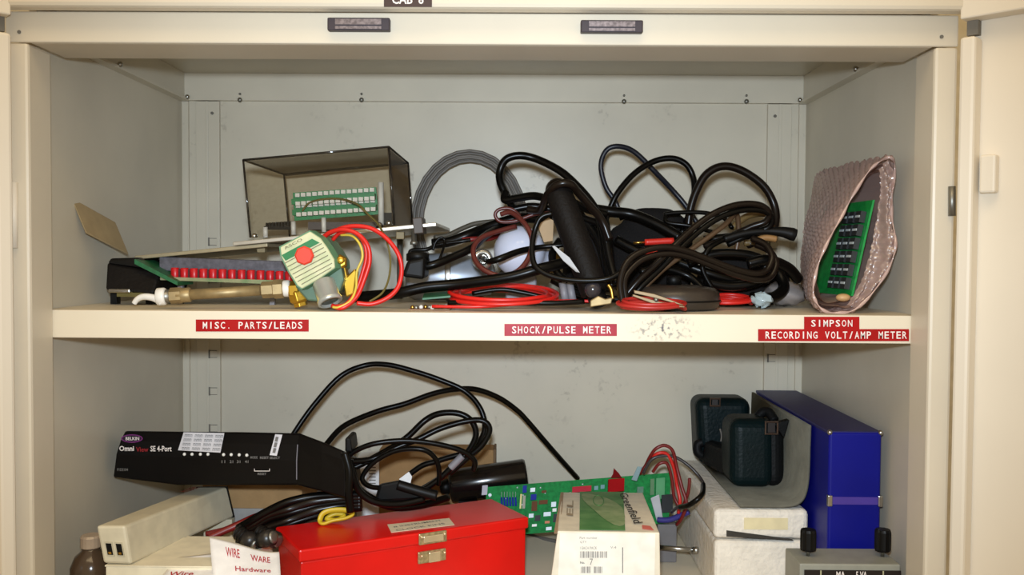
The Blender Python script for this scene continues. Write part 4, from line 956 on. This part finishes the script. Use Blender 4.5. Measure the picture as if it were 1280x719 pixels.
# cardboard carton behind cables with label
root = thing('cardboard_box', 'brown cardboard box behind the looped black cables', 'box', (P(545, 640, .33).x, .37, ZL))
a, b = P(474, 625, .395), P(617, 563, .395)
bx = MB().box(a.x, b.x, .395, .435, ZL+.0004, b.z).build('carton', mat('cardboard_dim', (166, 130, 88), .85, spec=.15, bump=(200, .2)), root, bevel=.001)
MB().box(b.x+.0002, b.x+.003, .394, .436, ZL+.0004, b.z+.001).build('carton_edge', mat('card_edge', (120, 96, 70), .9), root)
a2, b2 = P(446, 608, .394), P(474, 573, .394)
lb_ = MB().box(a2.x, b2.x-.0003, .394, .434, ZL+.0004, b2.z).build('white_end', PAPER, root)
for i in range(8):
    p = P(466, 577+i*4, .3935); MB().box(p.x-.005, p.x+.004, .3933, .3939, p.z, p.z+.0012).build('print_row', INKG, lb_)
# dark connector and white tag
root = thing('cable_connector', 'dark moulded connector lying behind the toolbox lid', 'connector', P(505, 630, .18))
MB().hexa([P(468, 628, .17), P(546, 624, .17), P(546, 622, .2), P(468, 626, .2), P(474, 606, .17), P(500, 601, .17), P(500, 600, .2), P(474, 605, .2)]).build('shell', BLACK, root, bevel=.003)
MB().tube([P(497, 606, .168), P(520, 613, .168), P(546, 620, .17)], .006, 10).build('boot', BLACK, root, True)
MB().prism([P(499, 599, .196), P(511, 590, .196), P(515, 596, .196), P(512, 609, .196), P(501, 610, .196)], (0, .001, 0)).build('cable_tag', PAPER, None, label='small white tag on a black cable end', cat='tag')
cable('cable_sleeve', 'grey heat shrink sleeve on the looped black cable', [(563, 585, .178), (570, 578, .178), (578, 570, .178)], .0044, GREYP, None, 'sleeve')
# adapter
root = thing('power_adapter', 'black glossy cylindrical adapter resting behind the toolbox', 'adapter', P(610, 640, .24))
a_, b_ = P(561, 608, .352), P(658, 594, .36); d = b_-a_
MB().lathe([(.014, 0), (.0205, .002), (.0222, .006), (.0222, d.length-.003), (.0205, d.length), (.010, d.length+.0005)], a_, d, 32).build('barrel', mat('gloss_black', (18, 15, 14), .18, spec=.6), root, True)
MB().lathe([(.006, -.012), (.009, -.01), (.011, .002)], a_, d, 14).build('strain_relief', BLACK, root, True)
for t_ in (.25, .75): 
    p = a_+d*t_; MB().box(p.x-.012, p.x+.012, p.y-.012, p.y+.012, ZL+.0004, p.z-.021).build('foot', BLACK, root)

# long green circuit board
root = thing('circuit_board', 'long green circuit board leaning behind the white carton', 'circuit board', P(730, 668, .37))
bl, br, tl = P(604, 672, .302), P(836, 654, .302), P(608.5, 609, .322)
tr = P(838.5, 591, .322)
nB = (br-bl).cross(tl-bl).normalized()
if nB.y > 0: nB = -nB
brd = MB().prism([bl, br, tr, tl], -nB*.0016).build('board', PCB, root)
def BP(u, v, off=0):
    d = P(u, v, .3)-CAM; t_ = nB.dot(bl-CAM)/nB.dot(d); return CAM+d*t_+nB*off
rx = (br-bl).normalized(); ry = (tl-bl).normalized()
def comp(name, u, v, w_, h_, th, m, n=nB):
    c = BP(u, v, th/2+.0004); s_ = pxm(.312)
    return MB().obox(c, rx*w_*s_/2, nB*th/2, ry*h_*s_/2).build(name, m, brd)
RB = mat('resistor_blue', (36, 52, 160), .6, spec=.12); RBR = mat('resistor_brown', (112, 70, 44), .6, spec=.12)
for i in range(6):
    p0, p1 = BP(627.5+i*3.5, 633, .003), BP(627+i*3.5, 622, .003)
    MB().tube([p0, p1], .0013, 8, 1).build('resistor', RB, brd, True)
    MB().tube([p1, BP(627+i*3.5, 615, .001)], .0003, 5, 1).build('resistor_lead', SOLDER, brd)
for (u, v, w_, h_, th, m) in ((656, 612, 5, 9, .005, RB), (667, 622, 7, 7, .006, RB), (666, 613, 6, 5, .006, SOLDER), (655, 628, 3.5, 16, .003, OLIVE), (651, 627, 2, 18, .003, YELW), (668, 633, 7, 12, .004, RBR), (679, 628, 11, 5, .003, RBR), (680, 615, 6, 3, .003, RBR), (692, 631, 6, 6, .005, SOLDER), (693, 638, 5, 4, .005, WHITE), (727, 612, 24, 7, .007, mat('pink_cap', (196, 52, 66), .7, spec=.1)), (745, 610.5, 5, 5, .004, mat('teal_part', (30, 120, 120), .4)), (753, 609, 5, 5, .004, mat('teal_part', (0, 0, 0))), (672, 648, 7, 7, .005, BLACK), (664, 645, 6, 5, .003, SOLDER), (684, 643, 9, 5, .003, SOLDER), (684, 653, 6, 3, .002, mat('orange_part', (210, 110, 40), .5)), (668, 657, 6, 3, .003, WHITE), (686, 661, 7, 4, .002, SOLDER), (694, 648, 5, 10, .004, BLACK), (815, 609, 5, 20, .003, mat('olive_chip', (70, 120, 60), .5)), (825, 611, 11, 26, .004, mat('leaf_green', (60, 150, 84), .5)), (800, 613, 8, 8, .004, PCBD), (833, 630, 14, 22, .008, BLACK)):
    comp('component', u, v, w_, h_, th, m)
rl = comp('relay', 769.5, 607.5, 20, 16, .012, mat('relay_red', (166, 16, 20), .7, spec=.08))
pt = MB().prism([BP(763, 598, .002), BP(777, 598, .002), BP(773, 592, .002), BP(767, 586, .002), BP(766, 593, .002)], nB*.004).build('relay_tab', mat('relay_tab', (120, 14, 16), .7, spec=.08), brd)
for u in (616, 760):
    p = BP(u, 664, -.006); MB().box(p.x-.004, p.x+.004, p.y, p.y+.008, ZL+.0004, p.z+.01).build('standoff', GREYP, root)
hole = BP(612.5, 619, .0004)
MB().lathe([(.0022, 0), (.0022, .0006)], hole, nB, 12).build('solder_pad', SOLDER, brd)
comp('edge_tab', 606, 613, 7, 12, .002, mat('clear_tab', (170, 160, 170), .4))
rn = random.Random(11)
for i in range(26):
    u, v = rn.uniform(612, 832), rn.uniform(0, 1); vv = 612+v*44-(u-608)*.076
    MB().lathe([(.0013, 0), (.0006, .001)], BP(u, vv, .0003), nB, 6).build('solder_joint', SOLDER, brd)
# harness
G_H = 'wires at the end of the green board'
cable('harness_wire', 'outer red wire looping over the green board end', [(800, 592, 0.300), (807, 582, 0.290), (813, 570, 0.280), (820, 561, 0.275), (831, 557, 0.275), (841, 564, 0.275), (846, 585, 0.275), (852, 608, 0.270), (858, 630, 0.265), (852, 648, 0.270), (846, 656, 0.280)], .0022, DRED, G_H, 'wire')
cable('harness_wire', 'middle red wire looping beside the green board end', [(806, 588, 0.290), (812, 576, 0.285), (822, 567, 0.280), (834, 568, 0.280), (842, 584, 0.280), (846, 606, 0.280), (850, 625, 0.275), (848, 642, 0.275)], .0022, REDW, G_H, 'wire')
cable('harness_wire', 'inner red wire close to the green board corner', [(816, 590, 0.290), (824, 580, 0.285), (834, 580, 0.285), (840, 600, 0.285), (843, 622, 0.285), (852, 634, 0.280), (860, 616, 0.275), (862, 598, 0.275)], .0021, DRED, G_H, 'wire')
cable('harness_wire', 'grey and black wire looping widest beside the green board', [(804, 592, .285), (814, 575, .28), (828, 570, .28), (845, 572, .28), (864, 585, .275), (879, 604, .26), (877, 619, .2), (862, 631, .2), (848, 634, .23), (840, 640, .26)], .0021, mat('grey_black_wire', (60, 54, 54), .35), G_H, 'wire')
cable('harness_wire', 'short black sleeve on the wide wire loop', [(879, 606, .25), (877, 619, .199), (862, 631, .199), (850, 634, .225)], .0032, CABLE, G_H, 'wire')
cable('harness_wire', 'blue wire running out from the board end', [(822, 650, 0.285), (836, 650, 0.280), (850, 645, 0.275), (861, 640, 0.270)], .0036, mat('blue_wire', (56, 52, 130), .45), G_H, 'wire')
MB().hexa([P(789, 600, 0.300), P(796, 602, 0.300), P(796, 602, 0.306), P(789, 600, 0.306), P(797, 583, 0.293), P(803, 584, 0.293), P(803, 584, 0.299), P(797, 583, 0.299)]).build('spade_terminal', mat('clear_blue', (150, 176, 180), .2), None, bevel=.001, label='clear spade terminal on the red wires', cat='connector')
MB().hexa([P(813, 623, 0.288), P(824, 618, 0.288), P(824, 618, 0.300), P(813, 623, 0.300), P(821, 652, 0.288), P(829, 650, 0.288), P(829, 650, 0.300), P(821, 652, 0.300)]).build('white_connector', mat('milky', (190, 192, 196), .4), None, bevel=.001, label='milky white connector at the green board corner', cat='connector')
root = thing('screwdriver', 'steel shaft screwdriver lying behind the white carton', 'screwdriver', P(840, 690, .27))
a_, b_ = P(822, 684, .275), P(872, 688, .265)
MB().tube([a_, b_], .003, 12, 1).build('shaft', STEEL, root, True)
MB().lathe([(.0045, 0), (.0045, .006), (.003, .008)], b_-(b_-a_).normalized()*.006, b_-a_, 12).build('tip_collar', STEEL, root, True)
MB().tube([a_+(a_-b_)*.0, a_+(a_-b_)*.6], .0085, 12, 1).build('handle', BLACK, root, True)
MB().box(P(822, 670, .3).x, P(846, 670, .3).x, .3, .34, ZL+.0004, P(840, 656, .3).z).build('grey_block', mat('grey_block', (120, 116, 116), .5), None, bevel=.001, label='grey plastic block behind the screwdriver', cat='block')
cable('grey_wire', 'grey cable loop on the shelf under the green board', [(655, 664, .42), (668, 671, .41), (684, 675, .39), (700, 678, .38), (712, 680, .38)], .003, GREYC, None)

# white carton
root = thing('carton', 'white carton with a green printed band on its top', 'carton', P(756, 720, .15))
q = [P(686-7, 757, .062), P(828, 759, .062), None, None, P(697, 664, .07), P(824.5, 666, .07), P(803.5, 616, .265), P(701.5, 615.5, .265)]
for i in (0, 1): q[i].z = ZL+.0006; q[i].y = .066
q[2] = V((q[6].x, .262, ZL+.0006)); q[3] = V((q[7].x, .262, ZL+.0006))
MB().hexa(q).build('carton_body', mat('carton_white', (238, 228, 206), .6, spec=.25), root, bevel=.0012)
tx = q[5]-q[4]; ty = q[7]-q[4]; tw = q[6]-q[7]
def TP(s_, t_, off=.0008):
    return (q[4].lerp(q[5], s_)).lerp(q[7].lerp(q[6], s_), t_)+V((0, 0, off))
gb = MB().prism([TP(.215, .02), TP(.665, .02), TP(.76, .995), TP(.23, .995)], (0, 0, .0003)).build('green_band', mat('print_green', (64, 124, 60), .6, c2=(96, 146, 84), noise=(40, .1)), root)
pl = []
for i in range(28):
    a_ = 2*math.pi*i/28; r_ = 1+.14*math.sin(a_*3+1); s_ = .50+.25*r_*math.cos(a_+.7)*.9; t_ = .54+.40*r_*math.sin(a_); pl.append(TP(max(.24, min(.70, s_)), t_, .0014))
MB().prism(pl, (0, 0, .0002)).build('printed_swirl', mat('print_pale_green', (150, 168, 122), .65, c2=(118, 146, 96), noise=(60, .2)), gb)
pl = []
for i in range(20):
    a_ = 2*math.pi*i/20; pl.append(TP(.44+.06*math.cos(a_), .72+.14*math.sin(a_), .002))
MB().tube(pl, .0006, 5, 2, True).build('printed_swirl', mat('print_green', (0, 0, 0)), gb)
def ttext(s_, s0, t0, ds, dt, hs, ht, m, bold=.01):
    o_ = TP(s0, t0, .0016); return MB().text(s_, o_, TP(s0+ds, t0+dt, .0016)-o_, TP(s0+hs, t0+ht, .0016)-o_, bold).build('lettering', m, root)
ttext('Greenfield', .70, .94, .07, -.78, .10, .02, INKD)
ttext('LED', .06, .28, .03, .46, -.0, .0+.0, INKG) if 0 else ttext('EL', .15, .32, .0, .40, -.07, .02, mat('print_tan', (160, 144, 120), .7))
MB().prism([TP(.84, .06), TP(.95, .03), TP(.93, .12), TP(.85, .14)], (0, 0, .0003)).build('red_mark', mat('pale_red', (216, 110, 96), .7), root)
fx = q[5]-q[4]; fz = q[0]-q[4]
def FP_(u, v, off=.0012):
    n = (q[1]-q[0]).cross(q[4]-q[0]).normalized()
    if n.y > 0: n = -n
    d = P(u, v, .07)-CAM; return CAM+d*(n.dot(q[4]-CAM)/n.dot(d))+n*off
lab = MB().prism([FP_(697.5, 722, .0006), FP_(818, 722, .0006), FP_(819, 667, .0006), FP_(700, 666, .0006)], (0, -.0003, 0)).build('shipping_label', mat('label_white', (250, 244, 230), .6), root)
def ft(s_, u0, v0, u1, v1, m=INKG, bold=.0):
    o_ = FP_(u0, v1, .0014); MB().text(s_, o_, FP_(u1, v1, .0014)-o_, FP_(u0, v0, .0014)-o_, bold).build('lettering', m, lab)
PG = mat('print_grey', (150, 144, 138), .7)
ft('Part number', 724.5, 670.5, 746.5, 673.5, PG); ft('QTY', 725, 676, 733, 679, PG); ft('1 EACH PACK', 725, 683, 746, 686.5, PG); ft('V-4', 763, 682.5, 770, 685.5, PG)
for i in range(18):
    u = 725+i*1.9; w_ = .6+.7*((i*7) % 3)/2
    MB().prism([FP_(u, 697, .0013), FP_(u+w_, 697, .0013), FP_(u+w_, 689, .0013), FP_(u, 689, .0013)], (0, -.0002, 0)).build('barcode_bar', PG, lab)
for i in range(13):
    u = 726+i*1.9+(3 if i > 6 else 0); w_ = .7+.7*((i*5) % 3)/2
    MB().prism([FP_(u, 716, .0013), FP_(u+w_, 716, .0013), FP_(u+w_, 708, .0013), FP_(u, 708, .0013)], (0, -.0002, 0)).build('barcode_bar', PG, lab)
ft('No.', 725, 701.5, 731, 704.5, INKG, .02); ft('7', 737, 698, 741, 706, PG)
MB().prism([FP_(777.6, 716, .0013), FP_(778.6, 716, .0013), FP_(778.6, 684, .0013), FP_(777.6, 684, .0013)], (0, -.0002, 0)).build('print_line', INKG, lab)
MB().prism([FP_(693, 667, .0005), FP_(698, 667, .0005), TP(.03, .5, .0006), TP(.03, .98, .0006), TP(.0, .98, .0006)], (-.0006, 0, .0002)).build('side_flap', mat('flap_tan', (176, 148, 118), .7), root)

# styrofoam
FOAM = mat('foam', (240, 232, 218), .9, spec=.1, bump=(160, .9), noise=(50, .08))
xl, xr = P(893, 640, .17).x, .3715
zt_ = P(893, 637, .17).z
def foam(label, z0, z1, dx=0, notch=False):
    r_ = thing('foam_block', label, 'foam', ((xl+xr)/2, .3, z0), 'white foam packing blocks')
    MB().box(xl+dx, xr, .17, .437, z0, z1).build('foam_body', FOAM, r_, bevel=.006, seg=3)
    return r_
f1 = foam('lower white foam block standing on the shelf', ZL+.0005, P(893, 676, .17).z, .001)
f2 = foam('upper white foam block under the green case', P(893, 674, .17).z, zt_)
p0, p1 = P(930, 662, .1695), P(985, 648, .1695)
MB().box(p0.x, p1.x, .1692, .1699, p0.z, p1.z).build('yellowed_patch', mat('foam_yellow', (236, 222, 178), .9), f2)
MB().hexa([P(908, 671, .1694), P(992, 676, .1694), P(992, 676, .18), P(908, 671, .18), P(908, 663, .1694), P(990, 674, .1694), P(990, 674, .18), P(908, 663, .18)]).build('gap_shade_wedge', mat('painted_gap_shade', (60, 56, 50), .9), f2)  # solid dark wedge paints in the shade of the gap between the foam blocks

# blue box
root = thing('blue_case', 'tall bright blue case standing against the cabinet side wall', 'case', (.405, .28, ZL))
bx0, bx1 = .3765, .4335
zb = -.1316
MB().box(bx0, bx1, .12, .437, ZL+.0005, zb).build('case_body', BLUE, root, bevel=.003, seg=3)
MB().box(bx0-.0006, bx1+.0006, .1215, .4372, zb-.003, zb+.0008).build('lid_cover', BLUED, root, bevel=.001)
za, zz = P(1060, 633, .12).z, P(1060, 619, .12).z
MB().box(bx0+.004, bx1-.002, .1192, .1199, za+.002, zz-.002).build('closure_strap', mat('strap_violet', (74, 54, 150), .5), root)
for x in (bx0+.0015, bx1-.001): MB().box(x-.0025, x+.0025, .117, .123, za, zz).build('strap_clip', STEEL, root, bevel=.001)
for x in (bx0+.001, bx1-.001): MB().ball((x, .1215, zb-.0005), .003, 10, 8).build('corner_stud', STEEL, root, True)
# padded liner flap
prof = []
xa = .3715
z_low = zt_+.0035
pts = [(xa, zb-.002), (xa-.0005, -.16), (xa-.001, -.19), (xa-.004, -.212), (xa-.012, -.2235), (xa-.028, z_low), (xa-.05, z_low), (xa-.078, z_low)]
c2 = cr([V((x, 0, z)) for x, z in pts], 5)
th = .0032; vs2 = []; yy0, yy1 = .172, .436
for i, p in enumerate(c2):
    a_ = c2[max(0, i-1)]; b_ = c2[min(len(c2)-1, i+1)]; t_ = (b_-a_).normalized(); n_ = V((t_.z, 0, -t_.x))
    if n_.x > 0 and n_.z < 0: n_ = -n_
    for s_ in (-1, 1):
        for y in (yy0, yy1): vs2.append(V((p.x, y, p.z))+n_*th*s_*.5*(1))
fs2 = []; 
for i in range(len(c2)-1):
    a_, b_ = i*4, (i+1)*4
    fs2 += [(a_, a_+1, b_+1, b_), (a_+3, a_+2, b_+2, b_+3), (a_+2, a_, b_, b_+2), (a_+1, a_+3, b_+3, b_+1)]
fs2 += [(0, 2, 3, 1), tuple(len(c2)*4-4+k for k in (0, 1, 3, 2))]
MB().add(vs2, fs2).build('padded_liner', mat('liner_grey', (116, 113, 100), .9, spec=.15, bump=(120, .6), noise=(40, .2)), None, True, label='grey padded liner curling from the blue case onto the foam', cat='liner')

# green leather case
root = thing('leather_case', 'dark green leather case with buckled straps on the foam block', 'case', P(925, 608, .32))
LEA = mat('green_leather', (8, 25, 27), .45, spec=.15, bump=(260, .25), noise=(30, .3)); LEAD = mat('black_leather', (16, 17, 18), .55, spec=.15, bump=(200, .3))
zf = zt_+.0055
def lump(name, u0, u1, v0, Y0, Y1, m, topin=.003, zb_=None, taper=.0):
    a, b = P(u0, 600, Y0).x, P(u1, 600, Y0).x; zt2 = P(u0, v0, Y0).z; z0 = zb_ if zb_ is not None else zf
    return MB().hexa([(a+taper, Y0, z0), (b-taper, Y0, z0), (b-taper, Y1, z0), (a+taper, Y1, z0), (a, Y0+topin, zt2), (b, Y0+topin, zt2), (b, Y1-topin, zt2), (a, Y1-topin, zt2)]).build(name, m, root, bevel=.014, seg=5)
lump('barrel_pouch', 869, 940, 499, .36, .425, LEA, .004, None, .006)
lump('front_pouch', 914, 970, 526, .245, .318, LEA, .006)
lump('side_pocket', 956, 983, 530, .249, .31, LEAD, .005)
bt = MB().hexa([P(876, 584, .345), P(916, 606, .27), P(930, 600, .31), P(884, 578, .37), P(879, 556, .345), P(918, 570, .27), P(932, 565, .31), P(888, 552, .37)])
zmin = min(v.z for v in bt.v)
if zmin < zf: 
    for v in bt.v: v.z += zf-zmin
bt.build('strap_fold', LEAD, root, bevel=.006)
MB().tube([P(878, 553, .352), P(872, 556, .352), P(873, 566, .35), P(880, 570, .35)], .006, 10).build('strap_loop', LEAD, root, True)
MB().prism([P(968, 530, .243), P(987, 525, .243), P(984, 536, .243), P(980, 548, .243)], (0, .012, 0)).build('flap_tip', LEAD, root, bevel=.001)
MB().tube([P(944, 532, .29), P(950, 518, .29), P(960, 515, .285), (P(968, 526, .275))], .006, 10).build('carry_strap', LEAD, root, True)
BUC = mat('buckle', (96, 78, 68), .35, .5)
for u, v, Y, w_, h_ in ((894, 503, .358, 12, 9), (964.5, 535, .2425, 15, 15)):
    s_ = pxm(Y); c = P(u, v, Y); w2, h2 = w_*s_/2, h_*s_/2
    MB().tube([c+V((-w2, 0, -h2)), c+V((w2, 0, -h2)), c+V((w2, 0, h2)), c+V((-w2, 0, h2))], .0016, 6, 1, True).build('buckle', BUC, root)
    MB().box(c.x-w2*.6, c.x+w2*.6, Y+.0005, Y+.003, c.z-h2*.8, c.z+h2*.8).build('strap_end', mat('strap_black', (30, 22, 20), .5), root)
MB().tube([P(900, 536, .357), P(902, 545, .357), P(901, 552, .357)], .0012, 6).build('pull_tab', GREYC, root, True)

# grey meter with binding posts
root = thing('test_meter', 'grey panel meter with two black binding posts', 'meter', (P(1062, 719, .08).x, .085, ZL))
a = P(1000.5, 704.5, .05); b = P(1127, 713, .05)
zt3 = a.z-.001
MB().box(a.x, b.x, .052, .105, ZL+.0005, zt3).build('case', mat('meter_grey', (150, 150, 138), .5), root, bevel=.0015)
MB().box(a.x+.0045, b.x-.0002, .0505, .0518, ZL+.004, zt3-.006).build('meter_panel', mat('panel_black', (30, 22, 22), .4), root)
for u in (1026, 1104):
    x = P(u, 715, .05).x; MB().box(x-.0006, x+.0006, .0495, .0503, ZL+.004, zt3-.006).build('panel_divider', mat('pale_line', (190, 186, 150), .5), root)
for s_, u0, u1 in (('MA', 1045.5, 1056.5), ('5 VA', 1070, 1084)):
    x0, x1 = P(u0, 720, .0495).x, P(u1, 720, .0495).x
    MB().text(s_, (x0, .0498, P(u0, 723, .05).z), (x1-x0, 0, 0), (0, 0, .007), .02).build('lettering', INK, root)
for u, v0, v1 in ((1010, 663, 690), (1103, 667, 695)):
    p = P(u, v1, .078); h = (v1-v0)*pxm(.078); r_ = .0083
    MB().lathe([(.002, 0), (.002, .02)], V((p.x, .078, zt3)), (0, 0, 1), 10).build('stud', STEEL, root, True)
    kn = MB(); seg = 24
    prof = [(r_*.92, 0), (r_, .002), (r_, h-.003), (r_*.9, h-.0005), (r_*.5, h)]
    kn.lathe(prof, V((p.x, .078, zt3+.006)), (0, 0, 1), seg)
    for i, v in enumerate(kn.v):
        if (i % seg) % 2: 
            c = V((p.x, .078, v.z)); kn.v[i] = c+(v-c)*.93
    kn.build('binding_post', BLACK, root)
